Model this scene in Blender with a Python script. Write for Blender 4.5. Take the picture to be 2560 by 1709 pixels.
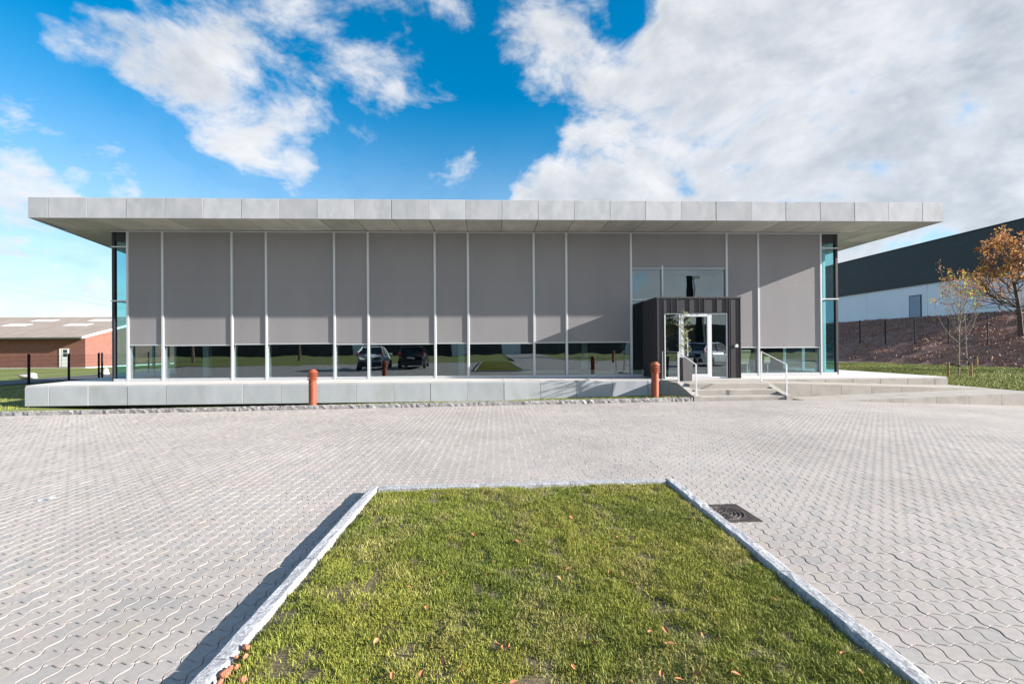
import bpy, bmesh, math, random
import numpy as np
from mathutils import Vector, Matrix
R=math.radians
random.seed(7); rng=np.random.default_rng(7)
scn=bpy.context.scene
for o in list(bpy.data.objects): bpy.data.objects.remove(o)
C=scn.collection

# ------------------------------------------------------------------ camera
EYE=1.6
F_PX,CY,YAW,PITCH,ROLL=1109.7,864.12,.0386,.0036,-.0068      # solved from the photograph (2560 x 1709 px)
cam=bpy.data.cameras.new('camera'); co=bpy.data.objects.new('camera',cam); C.objects.link(co); scn.camera=co
cam.sensor_width=36; cam.lens=F_PX/2560*36; cam.shift_y=(CY-854.5)/2560; cam.clip_start=.05; cam.clip_end=3000
_F=Vector((math.sin(YAW)*math.cos(PITCH),math.cos(YAW)*math.cos(PITCH),math.sin(PITCH)))
_R0=Vector((math.cos(YAW),-math.sin(YAW),0)); _U0=_R0.cross(_F)
_c,_s=math.cos(ROLL),math.sin(ROLL)
_Rt=_c*_R0+_s*_U0; _Up=-_s*_R0+_c*_U0
co.matrix_world=Matrix(((_Rt.x,_Up.x,-_F.x,0),(_Rt.y,_Up.y,-_F.y,0),(_Rt.z,_Up.z,-_F.z,EYE),(0,0,0,1)))
def ray(px,py):
    "direction through a pixel of the 2560 x 1709 photograph"
    return (_F+_Rt*((px-1280)/F_PX)-_Up*((py-CY)/F_PX))
def onY(px,py,Y):
    d=ray(px,py); return Vector((0,0,EYE))+d*(Y/d.y)

# ------------------------------------------------------------------ light
SUN=Vector((1,-.189,.37)).normalized()                       # direction towards the sun
EXPOSURE=1.56
scn.view_settings.view_transform='Standard'; scn.view_settings.look='None'
scn.view_settings.exposure=EXPOSURE; scn.view_settings.gamma=1; scn.view_settings.use_curve_mapping=False
sun=bpy.data.lights.new('sun','SUN'); sun.energy=5.0; sun.angle=R(.5); sun.color=(1,.93,.85)
so=bpy.data.objects.new('sun',sun); C.objects.link(so); so.location=(40,-20,40)
so.rotation_euler=(-SUN).to_track_quat('-Z','Y').to_euler()
W=bpy.data.worlds.new('World'); scn.world=W; W.use_nodes=True
nt=W.node_tree; N=nt.nodes; L=nt.links; N.clear()
def nd(t,**k):
    n=N.new(t)
    for a,b in k.items(): setattr(n,a,b)
    return n
def math_(op,a,b=None,c=None,clamp=False):
    n=nd('ShaderNodeMath',operation=op,use_clamp=clamp)
    for i,v in enumerate((a,b,c)):
        if v is None: continue
        if isinstance(v,(int,float)): n.inputs[i].default_value=v
        else: L.new(v,n.inputs[i])
    return n.outputs[0]
def smooth(v,a,b,lo=0,hi=1):
    n=nd('ShaderNodeMapRange',interpolation_type='SMOOTHSTEP')
    L.new(v,n.inputs[0]); n.inputs[1].default_value=a; n.inputs[2].default_value=b; n.inputs[3].default_value=lo; n.inputs[4].default_value=hi
    return n.outputs[0]
out=nd('ShaderNodeOutputWorld')
sky=nd('ShaderNodeTexSky',sky_type='NISHITA',sun_disc=False)
sky.sun_elevation=math.asin(SUN.z); sky.sun_rotation=math.atan2(SUN.x,SUN.y)
sky.air_density=1.0; sky.dust_density=.05; sky.ozone_density=3.5; sky.altitude=50
hs=nd('ShaderNodeHueSaturation'); hs.inputs['Hue'].default_value=.488; hs.inputs['Saturation'].default_value=1.40; hs.inputs['Value'].default_value=1.0
L.new(sky.outputs[0],hs.inputs['Color'])
bg=nd('ShaderNodeBackground'); bg.inputs[1].default_value=.076; L.new(hs.outputs[0],bg.inputs[0])
tc=nd('ShaderNodeTexCoord'); D=tc.outputs['Generated']
# clouds are laid out in directions of the sky, not in the picture
vm=nd('ShaderNodeVectorMath',operation='MULTIPLY'); L.new(D,vm.inputs[0]); vm.inputs[1].default_value=(1,1,1.7)
def noise(vec,scale,detail=7,rough=.55,dist=0.,off=None):
    if off is not None:
        a=nd('ShaderNodeVectorMath',operation='ADD'); L.new(vec,a.inputs[0]); a.inputs[1].default_value=off; vec=a.outputs[0]
    n=nd('ShaderNodeTexNoise'); n.inputs['Scale'].default_value=scale; n.inputs['Detail'].default_value=detail
    n.inputs['Roughness'].default_value=rough; n.inputs['Distortion'].default_value=dist; L.new(vec,n.inputs['Vector']); return n.outputs[0]
V=vm.outputs[0]
blobs=[ # px,py (photo), angular radius (deg), weight
 (165,94,1.8,.44),(230,104,2.2,.50),(310,122,2.6,.46),(390,160,2.8,.42),(470,200,3.2,.42),(545,262,3.6,.44),(620,320,4,.42),(700,350,4,.34),(480,130,4,.26),(600,190,5,.32),(740,240,5,.30),(430,60,4,.16),(560,60,5,.20),(680,80,5,.22),(790,110,5,.26),(900,60,5,.26),(1010,30,4,.24),(1110,15,3,.24),(870,180,4,.28),(840,260,4,.26),(770,300,3,.20),(970,240,1.8,.26),(930,300,2,.18),(720,10,6,.18),
 (1330,85,3.5,.40),(1400,150,4,.46),(1360,205,2.6,.34),(1460,110,2.5,.22),(1500,240,5,.46),(1560,170,5,.42),(1650,90,6,.44),(1390,455,3,.42),(1340,480,2.5,.42),(1460,430,4,.44),(1540,360,6,.52),(1620,460,7,.56),(1620,280,7,.56),(1750,300,10,.64),(1750,120,9,.56),(1950,150,13,.64),(2150,350,12,.66),(2400,150,14,.66),(2500,400,11,.62),(1900,470,10,.62),(2250,480,9,.56),(2480,570,4,.40),(2350,600,3,.3),(2150,60,10,.4),(2540,300,8,.4),
 (30,470,3,.40),(80,500,3,.34),(0,500,4,.3),(30,670,3,.34),(90,690,2.8,.36),(190,715,3,.36),(250,735,3,.34),(120,740,4,.24),(60,790,3,.2),(220,790,3,.24),(720,440,3,.10),
 (1540,45,2.2,-.40),(1590,20,2,-.3),(2440,265,2.0,-.18),(2300,655,2.6,-.25),(2400,625,2.5,-.2)]
mask=None
for (px,py,r,w) in blobs:
    d=ray(px,py).normalized()
    dp=nd('ShaderNodeVectorMath',operation='DOT_PRODUCT'); L.new(D,dp.inputs[0]); dp.inputs[1].default_value=d
    v=smooth(dp.outputs['Value'],math.cos(R(r*1.55)),1.0,0,w)
    mask=v if mask is None else math_('MAXIMUM' if w>0 else 'ADD',mask,v)
mask=math_('MINIMUM',mask,.68)
n1=noise(V,4.4,11,.60,.30); n2=noise(V,17,7,.6,.25)
fld=math_('ADD',math_('MULTIPLY',math_('SUBTRACT',n1,.5),1.9),math_('MULTIPLY',math_('SUBTRACT',n2,.5),.5))
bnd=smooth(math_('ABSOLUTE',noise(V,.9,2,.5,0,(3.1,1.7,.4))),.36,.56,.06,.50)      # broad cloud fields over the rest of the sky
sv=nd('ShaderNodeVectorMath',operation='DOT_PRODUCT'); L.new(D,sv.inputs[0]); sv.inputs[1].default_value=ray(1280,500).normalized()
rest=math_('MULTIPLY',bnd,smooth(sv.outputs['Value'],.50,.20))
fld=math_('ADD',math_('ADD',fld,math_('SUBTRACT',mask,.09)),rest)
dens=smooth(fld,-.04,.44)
# the side of a cloud towards the sun is bright, thick parts are grey
m1=noise(V,4.4,6,.6,.30,tuple(.05*v for v in SUN))
lit=math_('SUBTRACT',n1,m1)
thick=smooth(fld,.15,.60)
shade=math_('ADD',math_('MULTIPLY',lit,2.2),math_('SUBTRACT',.98,math_('MULTIPLY',thick,.42)),None,True)
cr=nd('ShaderNodeValToRGB'); L.new(shade,cr.inputs[0])
cr.color_ramp.elements[0].color=(.42,.47,.53,1); cr.color_ramp.elements[0].position=.1
cr.color_ramp.elements[1].color=(.90,.90,.92,1); cr.color_ramp.elements[1].position=1
cb=nd('ShaderNodeBackground'); cb.inputs[1].default_value=.36; L.new(cr.outputs[0],cb.inputs[0])
mx=nd('ShaderNodeMixShader'); sp=nd('ShaderNodeSeparateXYZ'); L.new(D,sp.inputs[0])
veil=smooth(sp.outputs[2],-.02,.50,.72,.0)
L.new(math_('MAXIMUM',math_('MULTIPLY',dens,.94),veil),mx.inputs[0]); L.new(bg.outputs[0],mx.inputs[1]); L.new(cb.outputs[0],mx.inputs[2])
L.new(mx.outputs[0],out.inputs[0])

# ------------------------------------------------------------------ materials
def mat(name,col,rough=.6,col2=None,scale=4.,detail=5,lo=.35,hi=.65,objrand=0.,bump=0.,bscale=60.,metal=0.,spec=.5,attr=None,stretch=(1,1,1),col3=None,scale3=1.,coord='Object'):
    m=bpy.data.materials.new(name); m.use_nodes=True; t=m.node_tree; n=t.nodes; l=t.links
    b=n['Principled BSDF']; b.inputs['Roughness'].default_value=rough; b.inputs['Metallic'].default_value=metal; b.inputs['Specular IOR Level'].default_value=spec
    b.inputs['Base Color'].default_value=(*col,1)
    tc=n.new('ShaderNodeTexCoord'); oi=n.new('ShaderNodeObjectInfo')
    a=n.new('ShaderNodeVectorMath'); a.operation='MULTIPLY_ADD'; l.new(oi.outputs['Random'],a.inputs[0]); a.inputs[1].default_value=(37,53,71)
    mp=n.new('ShaderNodeMapping'); mp.inputs['Scale'].default_value=stretch; l.new(tc.outputs[coord],mp.inputs[0]); l.new(mp.outputs[0],a.inputs[2])
    vec=a.outputs[0]; cout=None
    def nz(s,d=detail):
        q=n.new('ShaderNodeTexNoise'); q.inputs['Scale'].default_value=s; q.inputs['Detail'].default_value=d; q.inputs['Roughness'].default_value=.6; l.new(vec,q.inputs['Vector']); return q.outputs[0]
    def mix(f,c1,c2,bt='MIX'):
        q=n.new('ShaderNodeMix'); q.data_type='RGBA'; q.blend_type=bt
        if isinstance(f,float): q.inputs[0].default_value=f
        else: l.new(f,q.inputs[0])
        for i,c in ((6,c1),(7,c2)):
            if isinstance(c,tuple): q.inputs[i].default_value=(*c,1)
            else: l.new(c,q.inputs[i])
        return q.outputs[2]
    def rng_(v,a0,a1,b0=0.,b1=1.):
        q=n.new('ShaderNodeMapRange'); l.new(v,q.inputs[0]); q.inputs[1].default_value=a0; q.inputs[2].default_value=a1; q.inputs[3].default_value=b0; q.inputs[4].default_value=b1; return q.outputs[0]
    if attr:
        at=n.new('ShaderNodeAttribute'); at.attribute_name=attr; cout=at.outputs['Color']
        if col2: cout=mix(rng_(nz(scale),lo,hi),cout,mix(1.,cout,col2,'MULTIPLY'))
    elif col2: cout=mix(rng_(nz(scale),lo,hi),col,col2)
    if col3: cout=mix(rng_(nz(scale3,6),.52,.72),cout if cout else col,col3)
    if objrand:
        q=rng_(oi.outputs['Random'],0,1,1-objrand,1+objrand); cc=n.new('ShaderNodeCombineColor')
        for i in range(3): l.new(q,cc.inputs[i])
        cout=mix(1.,cout if cout else col,cc.outputs[0],'MULTIPLY')
    if cout: l.new(cout,b.inputs['Base Color'])
    if bump:
        bp=n.new('ShaderNodeBump'); bp.inputs['Strength'].default_value=bump; bp.inputs['Distance'].default_value=.01
        l.new(nz(bscale,4),bp.inputs['Height']); l.new(bp.outputs[0],b.inputs['Normal'])
    return m
def glassmat(name,tint,r0):
    m=bpy.data.materials.new(name); m.use_nodes=True; t=m.node_tree; n=t.nodes; l=t.links; n.clear()
    o=n.new('ShaderNodeOutputMaterial'); tr=n.new('ShaderNodeBsdfTransparent'); tr.inputs[0].default_value=(*tint,1)
    g=n.new('ShaderNodeBsdfGlossy'); g.inputs['Roughness'].default_value=.0; g.inputs[0].default_value=(.93,.98,1,1)
    tcg=n.new('ShaderNodeNewGeometry'); nz_=n.new('ShaderNodeTexNoise'); nz_.inputs['Scale'].default_value=1.4; nz_.inputs['Detail'].default_value=1; l.new(tcg.outputs['Position'],nz_.inputs['Vector'])
    bp=n.new('ShaderNodeBump'); bp.inputs['Strength'].default_value=.16; bp.inputs['Distance'].default_value=.01; l.new(nz_.outputs[0],bp.inputs['Height']); l.new(bp.outputs[0],g.inputs['Normal'])
    lw=n.new('ShaderNodeLayerWeight'); lw.inputs[0].default_value=.5
    p=n.new('ShaderNodeMath'); p.operation='POWER'; l.new(lw.outputs['Facing'],p.inputs[0]); p.inputs[1].default_value=4
    q=n.new('ShaderNodeMath'); q.operation='MULTIPLY_ADD'; l.new(p.outputs[0],q.inputs[0]); q.inputs[1].default_value=.9; q.inputs[2].default_value=r0; q.use_clamp=True
    x=n.new('ShaderNodeMixShader'); l.new(q.outputs[0],x.inputs[0]); l.new(tr.outputs[0],x.inputs[1]); l.new(g.outputs[0],x.inputs[2]); l.new(x.outputs[0],o.inputs[0])
    return m
M={}
M['fascia']=mat('fascia_concrete',(.475,.482,.507),.8,(.365,.385,.41),2.6,8,.32,.72,.10,.2,90,col3=(.36,.375,.375),scale3=1.3,spec=.2,stretch=(1,1,.6))
M['plinth']=mat('plinth_concrete',(.478,.495,.55),.8,(.395,.415,.462),2.4,8,.32,.72,.07,.15,90,col3=(.385,.40,.405),scale3=1.5,spec=.2,stretch=(1,1,.5))
M['soffit']=mat('soffit_concrete',(.46,.445,.41),.8,(.34,.33,.305),2.2,6,.3,.7,.15,.2,60,stretch=(1,.5,1))
M['deck']=mat('deck_concrete',(0.554,0.542,0.533),.8,(0.487,0.475,0.466),1.4,6,.3,.75,.03,.2,80)
M['cast']=mat('cast_concrete',(0.416,0.388,0.356),.85,(0.336,0.316,0.288),2.5,7,.3,.75,.05,.35,60,col3=(0.288,0.272,0.240),scale3=1.7,spec=.2)
M['alu']=mat('aluminium',(0.558,0.581,0.603),.42,metal=.35)
M['white_frame']=mat('white_frame',(0.636,0.645,0.662),.4)
M['blind']=mat('screen_fabric',(.262,.254,.262),.78,(.240,.233,.243),.7,3,.3,.7,.045,.18,500,spec=.2,stretch=(1.6,1,.35))
M['blind_seam']=mat('screen_seam',(.30,.29,.30),.7)
M['black_panel']=mat('black_panel',(.022,.022,.03),.45)
M['zinc']=mat('dark_zinc',(.050,.046,.051),.45,(.039,.036,.041),3,4,.3,.7,.10,.08,40,metal=.25,stretch=(1,1,.2))
M['zinc_seam']=mat('zinc_seam',(.075,.072,.076),.4,metal=.3)
M['glass']=glassmat('window_glass',(.66,.76,.77),.15)
M['glass_side']=glassmat('side_glass',(.72,.91,.93),.03)
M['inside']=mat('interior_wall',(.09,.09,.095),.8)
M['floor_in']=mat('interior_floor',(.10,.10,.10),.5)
M['paver']=None
M['bed']=mat('joint_sand',(0.210,0.189,0.168),.95,(0.140,0.126,0.112),30,3)
M['paving_far']=mat('paving_far',(0.348,0.329,0.318),.85,(0.311,0.300,0.296),1.5,6,.3,.7,0,.2,20)
M['granite']=mat('granite',(0.400,0.408,0.424),.8,(0.192,0.200,0.216),70,4,.40,.66,.06,.6,45,col3=(0.496,0.504,0.520),scale3=22)
M['granite_rough']=mat('granite_rough',(0.357,0.348,0.340),.85,(0.170,0.170,0.174),26,5,.35,.68,.08,.9,30,col3=(0.468,0.451,0.433),scale3=9)
M['soil']=mat('soil',(.17,.135,.075),.95,(.085,.068,.04),18,6,.3,.7,0,.9,40)
M['blade']=mat('grass_blade',(.1,.15,.03),.6,attr='col',spec=.25)
M['lawn']=mat('lawn',(.165,.19,.035),.9,(.11,.14,.026),9,7,.3,.7,0,.8,55,col3=(.15,.16,.035),scale3=.6)
M['bank']=mat('rough_bank',(.37,.19,.135),.95,(.24,.125,.095),2.2,8,.3,.7,0,1.,9,col3=(.12,.085,.055),scale3=1.2)
M['asphalt']=mat('asphalt',(.085,.088,.098),.9,(.065,.067,.075),40,4)
M['terracotta']=mat('terracotta',(.28,.062,.024),.6,(.18,.042,.018),5,7,.35,.7,.06,.2,40,stretch=(1,1,.3),col3=(.36,.13,.07),scale3=3.5)
M['steel']=mat('galvanised_steel',(.66,.68,.70),.42,metal=.35)
M['pot']=mat('planter_grey',(.055,.055,.06),.55,(.07,.07,.075),8)
M['bark_pale']=mat('young_bark',(0.306,0.270,0.234),.9,(0.180,0.153,0.135),14,4,bump=.5)
M['bark']=mat('bark',(.13,.10,.08),.95,(.07,.055,.045),9,5,bump=.8,bscale=20)
M['leaf']=mat('leaf',(.3,.15,.03),.6,attr='col',spec=.3)
def translucent(m,f):
    t=m.node_tree; n=t.nodes; l=t.links; b=n['Principled BSDF']; o=n['Material Output']; tr=n.new('ShaderNodeBsdfTranslucent'); mx_=n.new('ShaderNodeMixShader'); mx_.inputs[0].default_value=f
    l.new(b.inputs['Base Color'].links[0].from_socket,tr.inputs[0]); l.new(b.outputs[0],mx_.inputs[1]); l.new(tr.outputs[0],mx_.inputs[2]); l.new(mx_.outputs[0],o.inputs[0])
translucent(M['leaf'],.4)
M['needle']=mat('needle',(.2,.26,.14),.6,attr='col',spec=.3)
M['stake']=mat('timber_stake',(0.391,0.230,0.111),.85,(0.281,0.162,0.076),8,5,stretch=(1,1,.15),objrand=.08)
M['strap']=mat('black_strap',(.02,.02,.022),.7)
M['iron']=mat('cast_iron',(.15,.12,.105),.62,(.085,.08,.085),22,5,.35,.65,0,.5,60,metal=.55)
M['void']=mat('drain_void',(.012,.012,.012),.9)
M['brick_red']=mat('red_brick',(.225,.100,.078),.9,(.17,.074,.058),3.5,8,.3,.7,0,.3,30)
M['roof_old']=mat('old_fibre_roof',(.33,.275,.235),.95,(.23,.185,.155),1.8,8,.3,.7,0,.5,8,stretch=(1,.25,1))
M['white_paint']=mat('white_paint',(.78,.78,.77),.6)
M['gutter']=mat('dark_gutter',(.06,.075,.065),.5)
M['rooflight']=mat('rooflight',(.85,.85,.84),.35)
M['post']=mat('black_post',(.010,.011,.014),.7,spec=.2)
M['boulder']=mat('boulder_stone',(0.496,0.480,0.456),.9,(0.360,0.344,0.320),5,6,bump=.6,bscale=12)
M['hall_white']=mat('pale_wall',(.86,.88,.90),.85,(.80,.82,.85),.5,6,.3,.7,.02)
M['hall_dark']=mat('dark_cladding',(.026,.032,.038),.5,(.022,.027,.031),.4,4)
M['hall_door']=mat('grey_blue_door',(.28,.35,.42),.6)
M['hall_back']=mat('brown_cladding',(.085,.07,.065),.8,(.045,.04,.04),.4,6,objrand=.5)
M['car_white']=mat('car_white',(.72,.76,.80),.22,spec=.7)
M['car_black']=mat('car_black',(.012,.013,.017),.18,spec=.7)
M['car_glass']=mat('car_glass',(.015,.022,.028),.08,spec=.8)
M['rubber']=mat('tyre_rubber',(.018,.018,.018),.85)
M['rim']=mat('alloy_rim',(.55,.56,.58),.3,metal=.8)
M['red_lens']=mat('red_lens',(.55,.02,.025),.2)
M['plastic']=mat('black_plastic',(.02,.02,.022),.6)
M['plate']=mat('number_plate',(.6,.6,.58),.5)
M['dry_leaf']=mat('dry_leaf',(.48,.20,.085),.75,(.36,.13,.06),40,3,.3,.7,.35)
M['brick_bit']=mat('broken_brick',(.50,.19,.11),.9,(.40,.14,.08),30,4,.3,.7,.15,.5,60)
M['chair']=mat('tan_leather',(.30,.18,.09),.5)
M['wire']=mat('cable',(.10,.11,.13),.7)
M['litter']=mat('blue_grey_litter',(.35,.40,.50),.5)

# ------------------------------------------------------------------ builders
WP={}   # world position of the origin of each object
def link(name,data,parent=None,loc=(0,0,0),rot=None):
    o=bpy.data.objects.new(name,data); C.objects.link(o); loc=Vector(loc)
    if parent is not None:
        o.parent=parent; o.location=loc-WP[parent.name]
    else: o.location=loc
    WP[o.name]=loc
    if rot: o.rotation_euler=rot
    return o
def empty(name,loc=(0,0,0)):
    o=link(name,None,None,loc); o.empty_display_size=.2; return o
def tag(o,label=None,cat=None,group=None,kind=None):
    if label: o['label']=label
    if cat: o['category']=cat
    if group: o['group']=group
    if kind: o['kind']=kind
    return o
_bc={}
def boxmesh(dx,dy,dz,m,bev=.006,key=''):
    k=(round(dx,3),round(dy,3),round(dz,3),m,bev,key)
    if k in _bc: return _bc[k]
    bm=bmesh.new(); bmesh.ops.create_cube(bm,size=1); bmesh.ops.scale(bm,vec=(dx,dy,dz),verts=bm.verts)
    if bev: bmesh.ops.bevel(bm,geom=bm.edges[:],offset=min(bev,.3*min(dx,dy,dz)),segments=1,affect='EDGES')
    me=bpy.data.meshes.new('box'); bm.to_mesh(me); bm.free(); me.materials.append(M[m]); _bc[k]=me; return me
def box(name,x0,x1,y0,y1,z0,z1,m,parent=None,bev=.006):
    return link(name,boxmesh(x1-x0,y1-y0,z1-z0,m,bev),parent,((x0+x1)/2,(y0+y1)/2,(z0+z1)/2))
def pymesh(name,v,f,m,smooth_=False):
    me=bpy.data.meshes.new(name); me.from_pydata([tuple(p) for p in v],[],f); me.update()
    for mm in (m if isinstance(m,list) else [m]): me.materials.append(M[mm])
    if smooth_: me.polygons.foreach_set('use_smooth',[True]*len(me.polygons))
    return me
def tris(name,co_,faces,m,col=None):
    "fast mesh from numpy arrays; faces n x k"
    me=bpy.data.meshes.new(name); co_=np.asarray(co_,dtype=np.float32); faces=np.asarray(faces,dtype=np.int32); k=faces.shape[1]
    me.vertices.add(len(co_)); me.vertices.foreach_set('co',co_.ravel())
    me.loops.add(faces.size); me.loops.foreach_set('vertex_index',faces.ravel())
    me.polygons.add(len(faces)); me.polygons.foreach_set('loop_start',np.arange(0,faces.size,k,dtype=np.int32)); me.polygons.foreach_set('loop_total',np.full(len(faces),k,dtype=np.int32))
    if col is not None:
        a=me.color_attributes.new('col','FLOAT_COLOR','POINT'); a.data.foreach_set('color',np.asarray(np.c_[col,np.ones(len(col))],dtype=np.float32).ravel())
    me.polygons.foreach_set('use_smooth',np.zeros(len(faces),bool)); me.update(calc_edges=True); me.validate(); me.materials.append(M[m]); return me
def prism(name,poly,y0,y1,m,axis='X',parent=None):
    "outline poly extruded between y0 and y1 along an axis (X: poly=(y,z); Y: poly=(x,z); Z: poly=(x,y))"
    n=len(poly); v=[]
    for t in (y0,y1):
        for a,b in poly: v.append({'X':(t,a,b),'Y':(a,t,b),'Z':(a,b,t)}[axis])
    f=[tuple(range(n)),tuple(range(2*n-1,n-1,-1))]+[(i,i+n,(i+1)%n+n,(i+1)%n) for i in range(n)]
    me=pymesh(name,v,f,m); bm=bmesh.new(); bm.from_mesh(me); bmesh.ops.recalc_face_normals(bm,faces=bm.faces); bm.to_mesh(me); bm.free()
    return link(name,me,parent,WP[parent.name] if parent is not None else (0,0,0)) if parent is None else _rel(name,me,parent)
def _rel(name,me,parent):
    o=link(name,me,parent,(0,0,0)); return o           # mesh already in world coordinates
def lathe(name,prof,m,seg=28,parent=None,loc=(0,0,0)):
    v=[];f=[]
    for r,z in prof:
        for k in range(seg): a=2*math.pi*k/seg; v.append((r*math.cos(a),r*math.sin(a),z))
    for i in range(len(prof)-1):
        for k in range(seg): k2=(k+1)%seg; f.append((i*seg+k,i*seg+k2,(i+1)*seg+k2,(i+1)*seg+k))
    f.append(tuple(range(seg-1,-1,-1))); f.append(tuple((len(prof)-1)*seg+k for k in range(seg)))
    me=pymesh(name,v,f,m); return me
def tubes(segs,sides=5):
    "segs: list of (p0,r0,p1,r1) -> verts, quads"
    P0=np.array([s[0] for s in segs],float); R0=np.array([s[1] for s in segs]); P1=np.array([s[2] for s in segs],float); R1=np.array([s[3] for s in segs])
    d=P1-P0; d/=np.linalg.norm(d,axis=1)[:,None]+1e-9
    up=np.where(np.abs(d[:,2:3])<.9,np.array([[0,0,1.]]),np.array([[1.,0,0]])); u=np.cross(d,up); u/=np.linalg.norm(u,axis=1)[:,None]; w=np.cross(d,u)
    n=len(segs); a=np.arange(sides)*2*np.pi/sides
    ring=np.cos(a)[None,:,None]*u[:,None,:]+np.sin(a)[None,:,None]*w[:,None,:]
    co_=np.concatenate([P0[:,None]+ring*R0[:,None,None],P1[:,None]+ring*R1[:,None,None]],1).reshape(-1,3)
    k=np.arange(sides); k2=(k+1)%sides
    q=np.stack([k,k2,k2+sides,k+sides],1)[None]+ (np.arange(n)*2*sides)[:,None,None]
    return co_,q.reshape(-1,4)
def bar(name,p0,p1,w,t,m,parent):
    "rectangular bar from p0 to p1 (width w across X, thickness t)"
    p0=Vector(p0);p1=Vector(p1); d=p1-p0
    me=boxmesh(w,t,d.length,m,.003); o=link(name,me,parent,(p0+p1)/2)
    o.rotation_mode='QUATERNION'; o.rotation_quaternion=d.to_track_quat('Z','Y'); return o
def vnoise(x,y,s,seed=0):
    "smooth value noise"
    x=np.asarray(x)*s; y=np.asarray(y)*s; i=np.floor(x).astype(int); j=np.floor(y).astype(int); fx=x-i; fy=y-j
    fx=fx*fx*(3-2*fx); fy=fy*fy*(3-2*fy)
    def h(a,b):
        n=(a*374761393+b*668265263+seed*144269504)&0x7fffffff; n=((n^(n>>13))*1274126177)&0x7fffffff; return ((n^(n>>16))&0xffff)/65535.
    return (h(i,j)*(1-fx)+h(i+1,j)*fx)*(1-fy)+(h(i,j+1)*(1-fx)+h(i+1,j+1)*fx)*fy
def sstep(v,a,b):
    t=np.clip((np.asarray(v,float)-a)/(b-a),0,1); return t*t*(3-2*t)
def gz(x,y):
    "level of the paved forecourt"
    x=np.asarray(x,float); y=np.asarray(y,float)
    return .13+.0095*np.minimum(x,7)-.0085*y-.036*np.clip(x-8,0,8)*sstep(y,5,11)
def G(x,y): return float(gz(x,y))
def grid(name,x0,x1,y0,y1,step,zf,m,label=None,hole=None):
    nx=max(2,int(round((x1-x0)/step))+1); ny=max(2,int(round((y1-y0)/step))+1)
    X,Y=np.meshgrid(np.linspace(x0,x1,nx),np.linspace(y0,y1,ny)); Z=zf(X,Y)+0*X
    i=np.arange(nx*ny).reshape(ny,nx); f=np.stack([i[:-1,:-1],i[:-1,1:],i[1:,1:],i[1:,:-1]],-1).reshape(-1,4)
    if hole is not None:
        cx=(X[:-1,:-1]+X[1:,1:]).ravel()/2; cy=(Y[:-1,:-1]+Y[1:,1:]).ravel()/2; f=f[~hole(cx,cy)]
    me=tris(name,np.stack([X.ravel(),Y.ravel(),Z.ravel()],1),f,m); me.polygons.foreach_set('use_smooth',[True]*len(me.polygons))
    o=link(name,me); tag(o,label,kind='structure'); return o

# ------------------------------------------------------------------ ground
YK=12.05                       # front face of the kerb, the steps and the ramp
YF,YG=14.636,16.27             # plane of the fascia and plinth, plane of the glass front
grid('ground',-600,600,-600,600,60,lambda X,Y:-.75+0*X,'lawn','wide flat grassland around the site')
def zleft(X,Y):
    t=np.clip((Y-12.2)/2.2,0,1); b=np.interp(X,[-16,-12,-4,5.5],[-.16,-.30,-.22,-.02]); a=gz(X,12.1)+np.interp(X,[-20,-6,5],[.03,.05,.085])
    return a*(1-t)+b*t-.02*np.clip((Y-16)/10,0,1)+.03*(vnoise(X,Y,.6)-.5)
grid('lawn',-90,5.5,12.16,70,.45,zleft,'lawn','lawn beside and in front of the concrete plinth',hole=lambda x,y:(x>-13)&(y>16.5))
grid('asphalt_path',-28.5,-24.9,12.3,75,1.5,lambda X,Y:zleft(X,Y)*0-.135,'asphalt','grey asphalt path crossing the lawn behind the mesh fence')
def zright(X,Y): return .215+.012*np.clip(X-15.5,0,12)+.03*(vnoise(X,Y,.5,3)-.5)*sstep(X,15.8,17)
grid('garden_lawn',15.5,28.6,12.04,80,.4,zright,'lawn','sunny lawn with young trees beside the ramp')
def zbank(X,Y):
    foot=27.2+.09*(Y-24)*-.55
    z=np.interp(X-foot+28-27.2*0-28+27.2*0+0,[0,3.6,12.3,13,400],[.34,1.5,4.06,4.12,4.15])
    return z+.16*(vnoise(X,Y,.9,5)-.5)*sstep(X,28,30)*(1-sstep(X,38.5,39.6))+.08*(vnoise(X,Y,2.6,6)-.5)*(1-sstep(X,38.5,39.6))
grid('embankment',26.6,140,-6,110,.55,lambda X,Y:np.where(X<26.7,zright(X,Y)-.05,zbank(X,Y)),'bank','dark rough grass embankment rising to the warehouse')
grid('footpath',15.7,26.4,31.0,32.0,1,lambda X,Y:zright(X,Y)+.03,'asphalt','narrow grey path at the foot of the embankment')
# the forecourt: bedding under the stones in view, plain paving beyond
def inview(x,y): return (y>1.3)&(y<12.2)&(x>-1.22*y-1.2)&(x<1.27*y+1.2)
nx,ny=141,46
def paving():
    X,Y=np.meshgrid(np.linspace(-40,30,nx),np.linspace(-10.5,12.0,ny)); Z=gz(X,Y)-.022
    i=np.arange(nx*ny).reshape(ny,nx); f=np.stack([i[:-1,:-1],i[:-1,1:],i[1:,1:],i[1:,:-1]],-1).reshape(-1,4)
    cx=(X[:-1,:-1]+X[1:,1:]).ravel()/2; cy=(Y[:-1,:-1]+Y[1:,1:]).ravel()/2
    f2=f[~((cx>15.5)&(cy>40))]; v=inview(cx,cy)[~((cx>15.5)&(cy>40))]
    me=tris('paving',np.stack([X.ravel(),Y.ravel(),Z.ravel()],1),f2,'bed'); me.materials.append(M['paving_far'])
    me.polygons.foreach_set('material_index',np.where(v,0,1).astype(np.int32)); return tag(link('paving',me),'forecourt of grey interlocking wave-edged paving stones',kind='structure')
pav=paving()
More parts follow.
